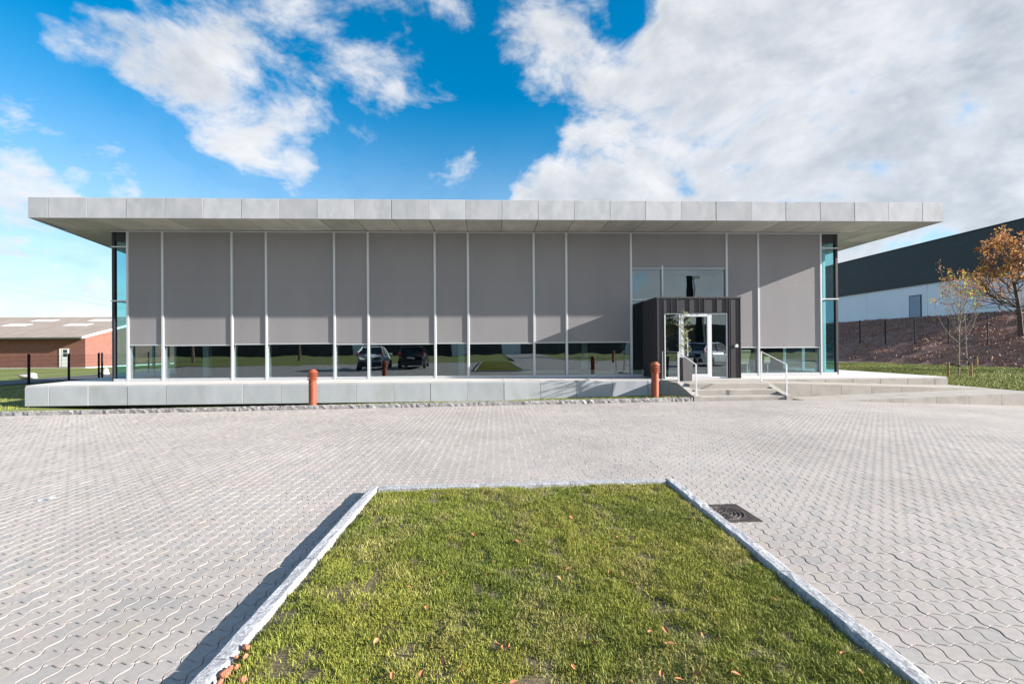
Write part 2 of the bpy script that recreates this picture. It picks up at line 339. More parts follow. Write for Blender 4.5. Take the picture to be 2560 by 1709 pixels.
# island outline (outer edge of its kerb)
IX0,IX1,IY1=-1.325,1.915,4.73; KW=.104
def IXR(y): return IX1+.031*(y-IY1)
PX,PY=.1075,.1185
def paver_outline(nseg=4,inset=.0):
    A,B=.0118,.0092; pts=[]
    h=lambda t:B*math.sin(2*math.pi*t); w=lambda t:-A*math.sin(2*math.pi*t)
    for k in range(nseg): t=k/nseg; pts.append((-PX/2+PX*t,-PY/2+h(t)))
    for k in range(nseg): t=k/nseg; pts.append((PX/2+w(t),-PY/2+PY*t))
    for k in range(nseg): t=1-k/nseg; pts.append((-PX/2+PX*t,PY/2+h(t)))
    for k in range(nseg): t=1-k/nseg; pts.append((-PX/2+w(t),-PY/2+PY*t))
    p=np.array(pts); n=len(p); d=np.roll(p,-1,0)-np.roll(p,1,0); nrm=np.stack([-d[:,1],d[:,0]],1); nrm/=np.linalg.norm(nrm,axis=1)[:,None]
    return p+nrm*inset
o1=paver_outline(6,.0044); o0=paver_outline(6,.0016); NP=len(o1)
pv=np.concatenate([np.c_[o0,np.full(NP,-.021)],np.c_[o0,np.full(NP,-.0024)],np.c_[o1,np.zeros(NP)]])
def paver_mat(name,obj):
    m=mat(name,(.5,.47,.45),.82,None,spec=.35); t=m.node_tree; n=t.nodes; l=t.links; b=n['Principled BSDF']
    cr=n.new('ShaderNodeValToRGB'); e=cr.color_ramp.elements
    e[0].position=0; e[0].color=(.325,.312,.300,1); e[1].position=1; e[1].color=(.385,.345,.305,1)
    for p,c in ((.25,(.374,.340,.316)),(.5,(.380,.344,.320)),(.7,(.390,.350,.330)),(.85,(.364,.340,.322))): q=e.new(p); q.color=(*c,1)
    if obj: oi=n.new('ShaderNodeObjectInfo'); l.new(oi.outputs['Random'],cr.inputs[0])
    else: at=n.new('ShaderNodeAttribute'); at.attribute_name='col'; l.new(at.outputs['Fac'],cr.inputs[0])
    ge=n.new('ShaderNodeNewGeometry'); no=n.new('ShaderNodeTexNoise'); no.inputs['Scale'].default_value=.55; no.inputs['Detail'].default_value=8; no.inputs['Roughness'].default_value=.65; l.new(ge.outputs['Position'],no.inputs['Vector'])
    mr=n.new('ShaderNodeMapRange'); l.new(no.outputs[0],mr.inputs[0]); mr.inputs[1].default_value=.3; mr.inputs[2].default_value=.7; mr.inputs[3].default_value=.84; mr.inputs[4].default_value=1.13
    n2=n.new('ShaderNodeTexNoise'); n2.inputs['Scale'].default_value=35; n2.inputs['Detail'].default_value=6; l.new(ge.outputs['Position'],n2.inputs['Vector'])
    m2=n.new('ShaderNodeMapRange'); l.new(n2.outputs[0],m2.inputs[0]); m2.inputs[1].default_value=.3; m2.inputs[2].default_value=.7; m2.inputs[3].default_value=.91; m2.inputs[4].default_value=1.07
    n5=n.new('ShaderNodeTexNoise'); n5.inputs['Scale'].default_value=2.3; n5.inputs['Detail'].default_value=7; n5.inputs['Roughness'].default_value=.7; n5.inputs['Distortion'].default_value=.6; l.new(ge.outputs['Position'],n5.inputs['Vector'])
    m5=n.new('ShaderNodeMapRange'); l.new(n5.outputs[0],m5.inputs[0]); m5.inputs[1].default_value=.60; m5.inputs[2].default_value=.74; m5.inputs[3].default_value=1.; m5.inputs[4].default_value=.86
    mv=n.new('ShaderNodeMath'); mv.operation='MULTIPLY'; l.new(mr.outputs[0],mv.inputs[0]); l.new(m5.outputs[0],mv.inputs[1]); mr=mv
    mu=n.new('ShaderNodeMath'); mu.operation='MULTIPLY'; l.new(mr.outputs[0],mu.inputs[0]); l.new(m2.outputs[0],mu.inputs[1])
    vm=n.new('ShaderNodeVectorMath'); vm.operation='SCALE'; l.new(cr.outputs[0],vm.inputs[0]); l.new(mu.outputs[0],vm.inputs['Scale']); l.new(vm.outputs[0],b.inputs['Base Color'])
    n3=n.new('ShaderNodeTexNoise'); n3.inputs['Scale'].default_value=260; l.new(ge.outputs['Position'],n3.inputs['Vector'])
    bp=n.new('ShaderNodeBump'); bp.inputs['Strength'].default_value=.35; bp.inputs['Distance'].default_value=.004; l.new(n3.outputs[0],bp.inputs['Height']); l.new(bp.outputs[0],b.inputs['Normal']); return m
M['paver']=paver_mat('paver_stone',True); M['paver_all']=paver_mat('paver_stone_all',False)
k=np.arange(NP); k2=(k+1)%NP
pq=np.concatenate([np.stack([k,k2,k2+NP,k+NP],1),np.stack([k+NP,k2+NP,k2+2*NP,k+2*NP],1)])
pme=bpy.data.meshes.new('paver'); pme.from_pydata([tuple(v) for v in pv],[],[tuple(int(a) for a in q) for q in pq]+[tuple(range(2*NP,3*NP))]); pme.materials.append(M['paver'])
I,J=np.meshgrid(np.arange(-170,170),np.arange(10,104)); cx=(I*PX+.03).ravel(); cy=(J*PY+.02).ravel()
ok=inview(cx,cy)&(cy<YK-.02)&(cx<15.45)&~((cx>IX0+.06)&(cx<IXR(cy)-.06)&(cy<IY1-.06))
GX0,GX1,GY0,GY1=1.815,2.25,3.655,4.085
ok&=~((cx>GX0+.04)&(cx<GX1-.05)&(cy>GY0+.05)&(cy<GY1-.05))
ok&=~((cx>5.49)&(cx<8.28)&(cy>12.08))
cx,cy=cx[ok],cy[ok]; cz=gz(cx,cy)
# the stones that show largest in the photograph
dd=np.array([_F.x,_F.y]); dep=cx*dd[0]+cy*dd[1]; lat=cx*_R0.x+cy*_R0.y
vis=(dep>1.9)&(np.abs(lat/dep*F_PX)<1270)&(((EYE-cz)/dep*F_PX+CY)<1705)
hid=((cx>IX0-.06)&(cx<IXR(cy)+.06)&(cy<IY1+.08))
order=np.argsort(np.where(vis&~hid,dep,1e9))[:300]
big=np.zeros(len(cx),bool); big[order]=True
rv=rng.random(len(cx))
for a in order:
    link('paver',pme,pav,(cx[a],cy[a],cz[a]+rng.normal(0,.0008)),(-.0085+rng.normal(0,.004),-.0095+rng.normal(0,.004),rng.normal(0,.006)))
s=~big; ax,ay,az,ar=cx[s],cy[s],cz[s]+rng.normal(0,.0008,s.sum()),rv[s]; n=len(ax)
tx,ty=rng.normal(0,.005,n),rng.normal(0,.005,n)
cov=np.empty((n,3*NP,3),np.float32); cov[:,:,0]=pv[None,:,0]+ax[:,None]; cov[:,:,1]=pv[None,:,1]+ay[:,None]
cov[:,:,2]=pv[None,:,2]+az[:,None]+(tx[:,None]+.0095)*pv[None,:,0]+(ty[:,None]-.0085)*pv[None,:,1]
topq=np.stack([np.arange(0,NP//2-1),np.arange(1,NP//2),NP-2-np.arange(0,NP//2-1),NP-1-np.arange(0,NP//2-1)],1)+2*NP
fq=np.concatenate([pq[NP:],pq[:NP],topq]); fa=(fq[None]+(np.arange(n)*3*NP)[:,None,None]).reshape(-1,4)
me=tris('paving_stones',cov.reshape(-1,3),fa,'paver_all',np.repeat(ar,3*NP)[:,None].repeat(3,1))
tag(link('paving_stones',me,pav,(0,0,0)),kind='stuff')

# ------------------------------------------------------------------ kerbs
def stone(L_,w,h,m,seed,rough=.012,nl=14):
    r=np.random.default_rng(seed); us=np.linspace(0,1,nl); v=[];f=[]
    prof=[(-w/2,-.12),(-w/2,h*.45),(-w/2+.006,h-.008),(-w/2+.018,h),(0,h),(w/2-.018,h),(w/2-.006,h-.008),(w/2,h*.45),(w/2,-.12)]
    wob=r.normal(0,rough*.45,nl); wob=np.convolve(np.pad(wob,1,mode='edge'),[.25,.5,.25],'valid')*1.4
    for i,u in enumerate(us):
        e=.006 if i in (0,nl-1) else 0
        for k,(a,b) in enumerate(prof):
            j=r.normal(0,rough*.45,2) if k not in (0,8) else (0,0)
            v.append((a*(1-e*3)+j[0]*.8+wob[i]*(.7 if k>4 else .45)*(1 if a>0 else -1 if a<0 else 0)*.6,(u-.5)*(L_-.008),b+(j[1]*.55 if k else 0)-e))
    P=len(prof)
    for i in range(nl-1):
        for k in range(P-1): f.append((i*P+k,i*P+k+1,(i+1)*P+k+1,(i+1)*P+k))
    f.append(tuple(range(P))); f.append(tuple((nl-1)*P+k for k in range(P-1,-1,-1)))
    me=pymesh('kerb_stone',v,f,m); bm=bmesh.new(); bm.from_mesh(me); bmesh.ops.recalc_face_normals(bm,faces=bm.faces); bm.to_mesh(me); bm.free(); return me
ik=empty('island_kerb',(0,2.5,G(0,2.5))); tag(ik,'flush pale granite kerb edging the lawn island','kerb')
def run(parent,p0,p1,lens,w,h,m,seed,rough):
    p0=Vector(p0);p1=Vector(p1); d=p1-p0; T=d.length; u=d/T; a=0; i=0; ang=math.atan2(-u.x,u.y)
    while a<T-.02:
        l=min(lens[i%len(lens)],T-a)
        if T-a-l<.25: l=T-a
        c=p0+u*(a+l/2); z=G(c.x,c.y); zs=G(*(p0+u*(a))[:2]),G(*(p0+u*(a+l))[:2])
        link('kerb_stone',stone(l,w,h,m,seed+i,rough),parent,(c.x,c.y,z),(math.atan2(zs[1]-zs[0],l),0,ang)); a+=l; i+=1
hk=.078
run(ik,(IX0+KW/2,IY1-.005,0),(IX0+KW/2,-9.5,0),[1.62,1.0,1.1,.95],KW,hk,'granite',10,.006)
run(ik,(IXR(IY1)-KW/2,IY1-.005,0),(IXR(-9.5)-KW/2,-9.5,0),[.9,1.12,.98,1.05],KW,hk,'granite',40,.007)
run(ik,(IX0+KW+.004,IY1-KW/2,0),(IX1-KW-.004,IY1-KW/2,0),[1.05,.95,.9],KW,hk,'granite',70,.005)
bk=empty('front_kerb',(-8,YK+.07,G(-8,YK))); tag(bk,'rough split granite kerb between paving and building','kerb')
run(bk,(-26,YK+.07,0),(5.46,YK+.07,0),[1.06,1.12,1.0,1.08],.14,.105,'granite_rough',100,.016)

# ------------------------------------------------------------------ island lawn
def zisl(X,Y): return gz(X,Y)+.056+.02*(vnoise(X,Y,2.2,9)-.5)+.012*(vnoise(X,Y,9,8)-.5)-.016*(1-sstep(np.minimum(np.minimum(X-IX0-KW,IXR(Y)-KW-X),IY1-KW-Y),0,.1))
grid('island_soil',IX0+KW-.02,IX1-KW+.02,-9.5,IY1-KW+.02,.05,zisl,'soil','brown soil bed of the lawn island inside the kerb',hole=lambda x,y:x>IXR(y)-KW+.05)
def blades(x,y,z,length,width,lean,col,name):
    n=len(x); a=rng.random(n)*2*np.pi; ln=lean*rng.random(n); b=a+rng.normal(0,.9,n)
    dx,dy=np.cos(b)*ln,np.sin(b)*ln; wx,wy=-np.sin(a)*width/2,np.cos(a)*width/2
    v=np.empty((n,5,3),np.float32); m_=.55
    v[:,0]=np.stack([x-wx,y-wy,z-.004],1); v[:,1]=np.stack([x+wx,y+wy,z-.004],1)
    hx,hy,hz=x+dx*length*m_*.7,y+dy*length*m_*.7,z+length*m_*np.sqrt(np.maximum(.05,1-(ln*.7)**2))
    v[:,2]=np.stack([hx+wx*.8,hy+wy*.8,hz],1); v[:,3]=np.stack([hx-wx*.8,hy-wy*.8,hz],1)
    v[:,4]=np.stack([x+dx*length*1.15,y+dy*length*1.15,z+length*np.sqrt(np.maximum(.08,1-np.minimum(ln,1)**2))],1)
    o=np.arange(n)[:,None]*5
    f=np.concatenate([o+np.array([[0,1,2]]),o+np.array([[0,2,3]]),o+np.array([[3,2,4]])]).astype(np.int32)
    return tris(name,v.reshape(-1,3),f,'blade',np.repeat(col,5,0))
def grasscol(n,x,y,tone=1.):
    t=rng.random(n); d=vnoise(x,y,1.6,21); dry=(vnoise(x,y,4.5,22)*.6+rng.random(n)*.4)
    c1=np.array([.15,.182,.032]); c2=np.array([.285,.28,.055]); c3=np.array([.42,.34,.16])
    mixv=np.clip(.25*t+.95*(d-.25)+.25*(rng.random(n)-.5),0,1)[:,None]
    c=c1*(1-mixv)+c2*mixv; k=(dry>.71)[:,None]*.55; c=c*(1-k)+c3*k
    return c*((.80+.5*rng.random(n))*(.86+.42*vnoise(x,y,11,51)))[:,None]*tone
nb=560000
x=rng.uniform(IX0+KW,IX1-KW,nb); y=4.64-3.5*rng.random(nb)**.9
cl=vnoise(x,y,7,31)*.5+vnoise(x,y,17,32)*.5; edge=np.minimum(np.minimum(x-IX0-KW,IXR(y)-KW-x),IY1-KW-y)
bare=vnoise(x,y,2.6,33)*.6+vnoise(x,y,8,34)*.4
pk=(rng.random(nb)<np.clip((cl-.16)*2.8,.10,1)*np.clip(1.5-1.5*np.clip(bare-.55,0,1)*5,.30,1)*np.clip(edge/.10+.12,0,1))
x,y=x[pk],y[pk]; n=len(x); cl=cl[pk]
me=blades(x,y,zisl(x,y),(.014+.018*rng.random(n)+.016*np.clip(cl-.45,0,1)*2+.02*(rng.random(n)>.985)),.0026+.0016*rng.random(n),1.5,grasscol(n,x,y),'island_grass')
tag(link('island_grass',me),'short patchy green and yellowish grass on the lawn island','grass',kind='stuff')
nb=26000; y=rng.uniform(-9.4,1.3,nb); x=IX0+KW+(IXR(y)-IX0-2*KW)*rng.random(nb)
tag(link('island_turf',blades(x,y,zisl(x,y),.03+.03*rng.random(nb),np.full(nb,.012),1.,grasscol(nb,x,y),'g')),'sparse grass on the far stretch of the lawn island','grass',kind='stuff')
# tufts on the other lawns
nb=90000; x=15.55+rng.random(nb)**1.3*12; y=rng.uniform(12.1,31,nb); kk=(y>14.6)|(x>15.6)
x,y=x[kk],y[kk]; n=len(x)
tag(link('lawn_tufts',blades(x,y,zright(x,y),.03+.035*rng.random(n),np.full(n,.016),1.,grasscol(n,x,y,1.0),'g')),'mown grass of the sunny lawn beside the ramp','grass',kind='stuff')
nb=45000; x=rng.uniform(27.2,39.8,nb); y=rng.uniform(20,56,nb); kk=vnoise(x,y,1.3,41)*.6+vnoise(x,y,4,42)*.4>.42*rng.random(nb)+.2; x,y=x[kk],y[kk]; n=len(x)
bc=(np.array([.34,.18,.13])+(vnoise(x,y,.8,43)[:,None]>.62)*np.array([-.03,.005,-.02]))*(.7+.5*rng.random(n))[:,None]
tag(link('bank_growth',blades(x,y,zbank(x,y),.05+.13*rng.random(n),.03+.04*rng.random(n),1.8,bc,'g')),'dry brown weeds and grass covering the embankment','weeds',kind='stuff')
nb=30000; x=np.concatenate([rng.uniform(-20,5.4,22000),rng.uniform(-26,-14.5,18000)]); y=np.concatenate([12.2+rng.random(22000)*.5,rng.uniform(12.2,24,18000)]); n=len(x)
tag(link('kerb_tufts',blades(x,y,zleft(x,y),.03+.04*rng.random(n),np.full(n,.012),1.,grasscol(n,x,y,.9),'g')),'grass growing behind the rough granite kerb','grass',kind='stuff')

# ------------------------------------------------------------------ the office building
B=empty('office_building',(0,YG,.5)); tag(B,'long flat-roofed glass office with grey blinds and concrete roof edge','building')
X0F=-14.138; XL,XR=-14.76,15.42; ZFB,ZFT=5.809,6.459
XP=X0F; ZD=.497
flare=lambda y:(y-YF)*-.252      # the west side splays outwards towards the back
Y2=24.6
# roof body and fascia panels
prism('roof_slab',[(XL+.06,YF+.05),(XR-.06,YF+.05),(XR-.06,Y2),(XL+.06+flare(Y2),Y2)],ZFB+.05,ZFT-.03,'fascia','Z',B)
edges=[XL]+[X0F+1.2*i for i in range(25)]+[XR]
for a,b in zip(edges[:-1],edges[1:]): box('fascia_panel',a+.006,b-.006,YF-.012+rng.normal(0,.002),YF+.045,ZFB,ZFT,'fascia',B,.004)
ys=[YF+.05+1.2*i for i in range(9)]
for a,b in zip(ys[:-1],ys[1:]):
    box('fascia_panel',XR-.055,XR,a+.006,b-.006,ZFB,ZFT,'fascia',B,.004)
    prism('fascia_panel',[(XL+flare(a)+.0,a+.006),(XL+flare(a)+.05,a+.006),(XL+flare(b)+.05,b-.006),(XL+flare(b),b-.006)],ZFB,ZFT,'fascia','Z',B)
# soffit panels
sx=[XL+.07]+[X0F+1.2*i for i in range(25)]+[XR-.07]
for a,b in zip(sx[:-1],sx[1:]): box('soffit_panel',a+.012,b-.012,YF+.055,YG-.14,ZFB+.012,ZFB+.06,'soffit',B,.004)
sy=[YG-.125]+[YG+1.3*i for i in range(1,7)]
for a,b in zip(sy[:-1],sy[1:]):
    prism('soffit_panel',[(XL+.07+flare(a),a+.007),(-13.55,a+.007),(-13.55,b-.007),(XL+.07+flare(b),b-.007)],ZFB+.012,ZFB+.06,'soffit','Z',B)
    for p,q in ((12.95,14.15),(14.15,XR-.07)): box('soffit_panel',p+.012,q-.012,a+.012,b-.012,ZFB+.012,ZFB+.06,'soffit',B,.004)
# plinth: deck slab and facing panels
prism('deck',[(-14.80,YF+.06),(15.40,YF+.06),(15.40,Y2),(-14.80+flare(Y2),Y2)],ZD-.30,ZD-.05,'deck','Z',B)
dk=[-14.80]+[XP+.02+1.2*i for i in range(0,25)]+[15.48]
dk=[d for d in dk if d<15.5]
for a,b in zip(dk[:-1],dk[1:]):
    if b-a<.05: continue
    if a<-14.5: prism('deck_slab',[(-14.84,YF-.0),(b-.003,YF),(b-.003,YG+.3),(-14.84+flare(YG+.3),YG+.3)],ZD-.05,ZD,'deck','Z',B)
    else: box('deck_slab',a+.003,b-.003,YF,YG+.3,ZD-.05,ZD,'deck',B,.004)
for a,b in zip([YG+.306+1.2*i for i in range(7)],[YG+.306+1.2*i for i in range(1,8)]):
    prism('deck_slab',[(-14.84+flare(a),a),(-13.3,a),(-13.3,b-.006),(-14.84+flare(b),b-.006)],ZD-.05,ZD,'deck','Z',B)
    box('deck_slab',12.7,15.48,a,b-.006,ZD-.05,ZD,'deck',B,.004)
pj=[-14.85]+[X0F+.03+1.2*i for i in range(0,25) if X0F+.03+1.2*i<5.3]+[5.49]
for a,b in zip(pj[:-1],pj[1:]): box('plinth_panel',a+.006,b-.006,YF-.03+rng.normal(0,.002),YF+.02,-.155,ZD-.052,'plinth',B,.004)
wj=[5.50,8.28]+[8.28+.963*i for i in range(1,8)]+[15.49]
wj=sorted(set(wj)); wj=[w for w in wj if w<15.3]+[15.49]
for a,b in zip(wj[:-1],wj[1:]): box('plinth_panel',a+.005,b-.005,YF-.03,YF+.02,.0,ZD-.052,'cast',B,.004)
box('recess_wall',-14.2,15.2,YF+.55,YF+.75,-.8,ZD-.31,'black_panel',B,0)
for a,b in zip([YF+.03+1.2*i for i in range(8)],[YF+.03+1.2*i for i in range(1,9)]): box('plinth_panel',15.44,15.49,a+.005,b-.005,.0,ZD-.052,'cast',B,.004)
# glass front
X0G=-12.959; mods=[0,1,3,4,6,7,9,10,12,13,15,18,19,21]; GX=[X0G+1.2*m for m in mods]; ZT=5.80; ZB=.50
XCL,XCR=-13.47,12.875
for i,x in enumerate(GX):
    lo=ZB
    if 5.2<x<8.3: lo=3.3
    mu=box('mullion',x-.034,x+.034,YG-.10,YG-.012,lo,ZT,'alu',B,.004)
    box('inner_fin',x-.03,x+.03,YG+.014,YG+.22,lo,5.45,'white_frame',mu,.003)
box('sill',XCL+.03,5.49,YG-.09,YG-.014,ZB,.585,'alu',B,.004); box('sill',8.40,XCR-.03,YG-.09,YG-.014,ZB,.585,'alu',B,.004)
box('head_rail',XCL-.05,XCR+.05,YG-.12,YG+.05,5.775,5.812,'alu',B,.003)
for x in (XCL,XCR): box('corner_post',x-.045,x+.045,YG-.06,YG+.06,ZB,5.775,'black_panel',B,.004)
for s_,x in ((-1,XCL),(1,XCR)):      # narrow clear bays at both ends
    a,b=(x+.045,GX[0]-.034) if s_<0 else (GX[-1]+.034,x-.045)
    box('spandrel',a,b,YG-.03,YG+.02,5.44,5.775,'black_panel',B,.003)
    for z in (5.225,3.315): box('transom',min(a,b)-(.1 if s_<0 else 0),max(a,b)+(.1 if s_>0 else 0),YG-.085,YG-.032,z,z+.045,'alu',B,.004)
    for z0,z1 in ((.585,3.315),(3.36,5.225),(5.27,5.44)): box('pane',a,b,YG-.006,YG+.006,z0,z1,'glass_side',B,0)
    box('sill',a,b,YG-.06,YG+.06,ZB,.56,'alu',B,.003)
def blind(a,b,zb,zt=ZT-.025):
    bl=box('blind',a+.042,b-.042,YG-.062,YG-.056,zb,zt,'blind',B,0)
    if zb<3: box('weld_seam',a+.043,b-.043,YG-.0635,YG-.062,3.84,3.848,'blind_seam',bl,0)
    box('bottom_bar',a+.045,b-.045,YG-.075,YG-.045,zb-.035,zb,'alu',bl,.004)
    for sx_ in (a+.0395,b-.0395): box('guide_rail',sx_-.005,sx_+.005,YG-.066,YG-.052,ZB+.1,zt,'alu',bl,0)
zbs=[1.785,1.765,1.79,1.80,1.77,1.765,1.78,1.765,1.78,1.785,None,1.555,1.545]
for i,(a,b) in enumerate(zip(GX[:-1],GX[1:])):
    if i==10:
        blind(a,b,4.50)
        box('transom',a+.034,b-.034,YG-.085,YG-.014,3.29,3.35,'alu',B,.003)
        xm=6.215; box('mullion',xm-.028,xm+.028,YG-.085,YG-.014,3.35,4.6,'alu',B,.003)
        box('pane',a+.034,xm-.028,YG-.006,YG+.006,3.35,5.77,'glass',B,0); box('pane',xm+.028,b-.034,YG-.006,YG+.006,3.35,5.77,'glass',B,0)
        box('pane',a+.034,5.46,YG-.006,YG+.006,.585,3.29,'glass',B,0)
        continue
    blind(a,b,zbs[i]); box('pane',a+.034,b-.034,YG-.006+.0005*rng.normal(),YG+.006,.585,5.77,'glass',B,0)
# glazed returns at both ends, then dark walls
for s_,x in ((-1,XCL),(1,XCR)):
    ym=[YG+.06,YG+.62,YG+1.82,YG+3.02]
    for j,y in enumerate(ym[1:]): box('side_mullion',x-.06,x+.03 if s_<0 else x+.06,y-.025,y+.025,ZB,5.775,'alu' if j or s_>0 else 'alu',B,.003)
    for a,b in zip(ym[:-1],ym[1:]):
        for z0,z1 in ((.56,3.315),(3.36,5.225),(5.27,5.775)): box('side_pane',x-.006,x+.006,a+.025,b-.025,z0,z1,'glass_side',B,0)
        for z in (5.225,3.315): box('side_transom',x-.05 if s_<0 else x-.01,x+.01 if s_<0 else x+.05,a+.025,b-.025,z,z+.045,'alu',B,.003)
        box('side_sill',x-.03,x+.03,a,b,ZB,.56,'alu',B,.003)
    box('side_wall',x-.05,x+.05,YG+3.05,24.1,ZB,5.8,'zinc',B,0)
# the room behind
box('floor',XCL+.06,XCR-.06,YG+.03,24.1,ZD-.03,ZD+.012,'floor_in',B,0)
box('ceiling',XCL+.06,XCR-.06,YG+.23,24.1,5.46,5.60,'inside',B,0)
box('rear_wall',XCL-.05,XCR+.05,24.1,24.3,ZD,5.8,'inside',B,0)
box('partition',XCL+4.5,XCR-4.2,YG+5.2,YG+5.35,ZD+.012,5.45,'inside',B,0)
for x in (-10.9,-6.1,-1.3,3.5): box('column',x-.11,x+.11,YG+.9,YG+1.12,ZD+.012,5.46,'white_frame',B,.01)
# entrance box clad in dark standing-seam metal
E=empty('entrance_porch',(6.95,14.85,ZD)); tag(E,'dark standing-seam metal entrance box with glazed white-framed door','porch')
EX0,EX1,EY,EZ=5.50,8.39,14.85,3.276
def zx(a): return onY(1560+a/3.92,800,EY).x
seams=[zx(v) for v in (403,465,518,642,735,787,910,1005,1045)]
DX0,DX1,DZ1=5.745,7.975,2.745
def clad(x0,x1,z0,z1): box('cladding_panel',x0+.003,x1-.003,EY,EY+.02,z0,z1,'zinc',E,.003)
def seam(x,z0,z1): box('seam',x-.008,x+.008,EY-.03,EY+.002,z0,z1,'zinc_seam',E,.002)
clad(EX0,DX0-.002,ZD,EZ-.05); clad(DX1+.002,EX1,ZD,EZ-.05)
for a,b in zip([DX0]+seams[1:-1],seams[1:-1]+[DX1]): clad(a,b,DZ1,EZ-.05)
for v in seams[1:-1]: seam(v,DZ1,EZ-.05)
for v in (EX0+.012,DX0-.012,DX1+.07,DX1+.012,EX1-.012): seam(v,ZD,EZ-.05)
y=EY+.02
wd=[.16,.22,.13,.26,.17,.24,.2]; i=0
while y<YG-.09:
    b=min(y+wd[i%7],YG-.09); box('side_panel',EX0,EX0+.02,y+.003,b-.003,ZD,EZ-.05,'zinc',E,.003); box('seam',EX0-.028,EX0+.002,b-.008,b+.008,ZD,EZ-.05,'zinc_seam',E,.002)
    box('side_panel',EX1-.02,EX1,y+.003,b-.003,ZD,EZ-.05,'zinc',E,.003); y=b; i+=1
box('roof_cap',EX0-.03,EX1+.03,EY-.03,YG-.05,EZ-.05,EZ,'zinc_seam',E,.006)
box('porch_floor',EX0+.02,EX1-.02,EY+.03,YG-.03,ZD,ZD+.012,'floor_in',E,0)
# recess reveals and door set
for a,b in ((DX0,DX0+.02),(DX1-.02,DX1)): box('reveal',a,b,EY+.021,EY+.19,ZD,DZ1,'zinc',E,.002)
box('reveal',DX0+.021,DX1-.021,EY+.021,EY+.19,DZ1-.02,DZ1,'zinc',E,.002)
fy0,fy1=EY+.03,EY+.10
def fr(name,x0,x1,z0,z1,p=E,d=0): return box(name,x0,x1,fy0-d,fy1+d,z0,z1,'white_frame',p,.004)
x0,x1=DX0+.021,DX1-.021; z1=DZ1-.021
fr('door_frame',x0,x0+.035,ZD+.01,z1); fr('door_frame',x1-.035,x1,ZD+.01,z1); fr('door_frame',x0+.035,x1-.035,z1-.035,z1); fr('door_frame',x0+.035,x1-.035,ZD+.002,ZD+.06)
fr('door_frame',6.275,6.335,ZD+.06,z1-.035); fr('door_frame',7.335,7.40,ZD+.06,z1-.035)
dr=fr('door',6.338,6.435,ZD+.065,z1-.04,E,.006); fr('stile',7.25,7.332,ZD+.065,z1-.04,dr,.006); fr('rail',6.435,7.25,z1-.115,z1-.04,dr,.006); fr('rail',6.435,7.25,ZD+.065,ZD+.15,dr,.006)
box('glazing',6.435,7.25,fy0+.03,fy0+.042,ZD+.15,z1-.115,'glass',dr,0)
hnd=bar('handle',(6.53,fy0-.07,1.25),(6.53,fy0-.07,1.90),.028,.028,'steel',dr)
for z in (1.30,1.85): bar('handle_bracket',(6.53,fy0-.08,z),(6.53,fy0+.03,z),.018,.018,'steel',dr)
box('sidelight',x0+.035,6.275,fy0+.03,fy0+.042,ZD+.06,z1-.035,'glass',E,0); box('sidelight',7.40,x1-.035,fy0+.03,fy0+.042,ZD+.06,z1-.035,'glass',E,0)
lm=lathe('wall_lamp',[(.055,0),(.06,.01),(.06,.07),(.052,.085),(.0,.088)],'steel',20); o=link('wall_lamp',lm,E,(8.21,EY-.004,1.60),(R(90),0,0))

# ------------------------------------------------------------------ steps, landing and ramp
S=empty('entrance_steps',(6.9,12.9,G(6.9,12.1))); tag(S,'three cast concrete steps with low cheek walls leading to the door','steps')
zg=G(6.9,12.1)-.1
box('step',5.69,8.10,12.09,12.455,zg,.195,'cast',S,.008); box('step',5.69,8.10,12.45,12.81,zg,.345,'cast',S,.008)
box('landing',5.69,8.10,12.80,YF-.035,zg,ZD-.001,'cast',S,.008)
cheek=[(12.05,zg),(12.05,.215),(12.16,.225),(13.17,ZD+.003),(YF-.032,ZD+.003),(YF-.032,zg)]
prism('cheek_wall',cheek,5.49,5.688,'cast','X',S); prism('cheek_wall',[(12.05,zg),(12.05,.205),(12.16,.215),(13.17,ZD+.003),(13.36,ZD+.003),(13.36,zg)],8.102,8.275,'cast','X',S)
RP=empty('access_ramp',(12,13.3,-.05)); tag(RP,'switchback cast concrete ramp beside the entrance steps','ramp')
# lower leg rises to the right, upper leg climbs back to the landing
def leg(name,y0,y1,pts,zb):
    poly=[(x,z) for x,z in pts]+[(pts[-1][0],zb),(pts[0][0],zb)]
    prism(name,poly,y0,y1,'cast','Y',RP)
leg('lower_slope',YK+.05,13.34,[(9.0,.005),(15.5,.215)],-.35)
leg('upper_slope',13.41,YF-.034,[(8.28,.455),(14.3,.236),(15.49,.222)],-.3)
wz=lambda x:.038+.0299*(x-9.43)
fx=[9.5]+[10.49+.963*i for i in range(0,6)]
for a,b in zip(fx[:-1],fx[1:]): prism('ramp_wall_panel',[(a+.004,-.35),(b-.004,-.35),(b-.004,wz(b)),(a+.004,wz(a))],YK-.01,YK+.048,'cast','Y',RP)
mz=lambda x:.455-.0364*(x-8.28)+.006 if x<14.3 else .236
mxs=[8.28,8.95,9.75]+[9.75+.963*i for i in range(1,5)]+[14.55]
for a,b in zip(mxs[:-1],mxs[1:]): prism('middle_wall_panel',[(a+.004,-.3),(b-.004,-.3),(b-.004,mz(b)),(a+.004,mz(a))],13.345,13.408,'cast','Y',RP)
box('turning_slab',14.56,15.49,13.345,13.408,-.3,.218,'cast',RP,.002)

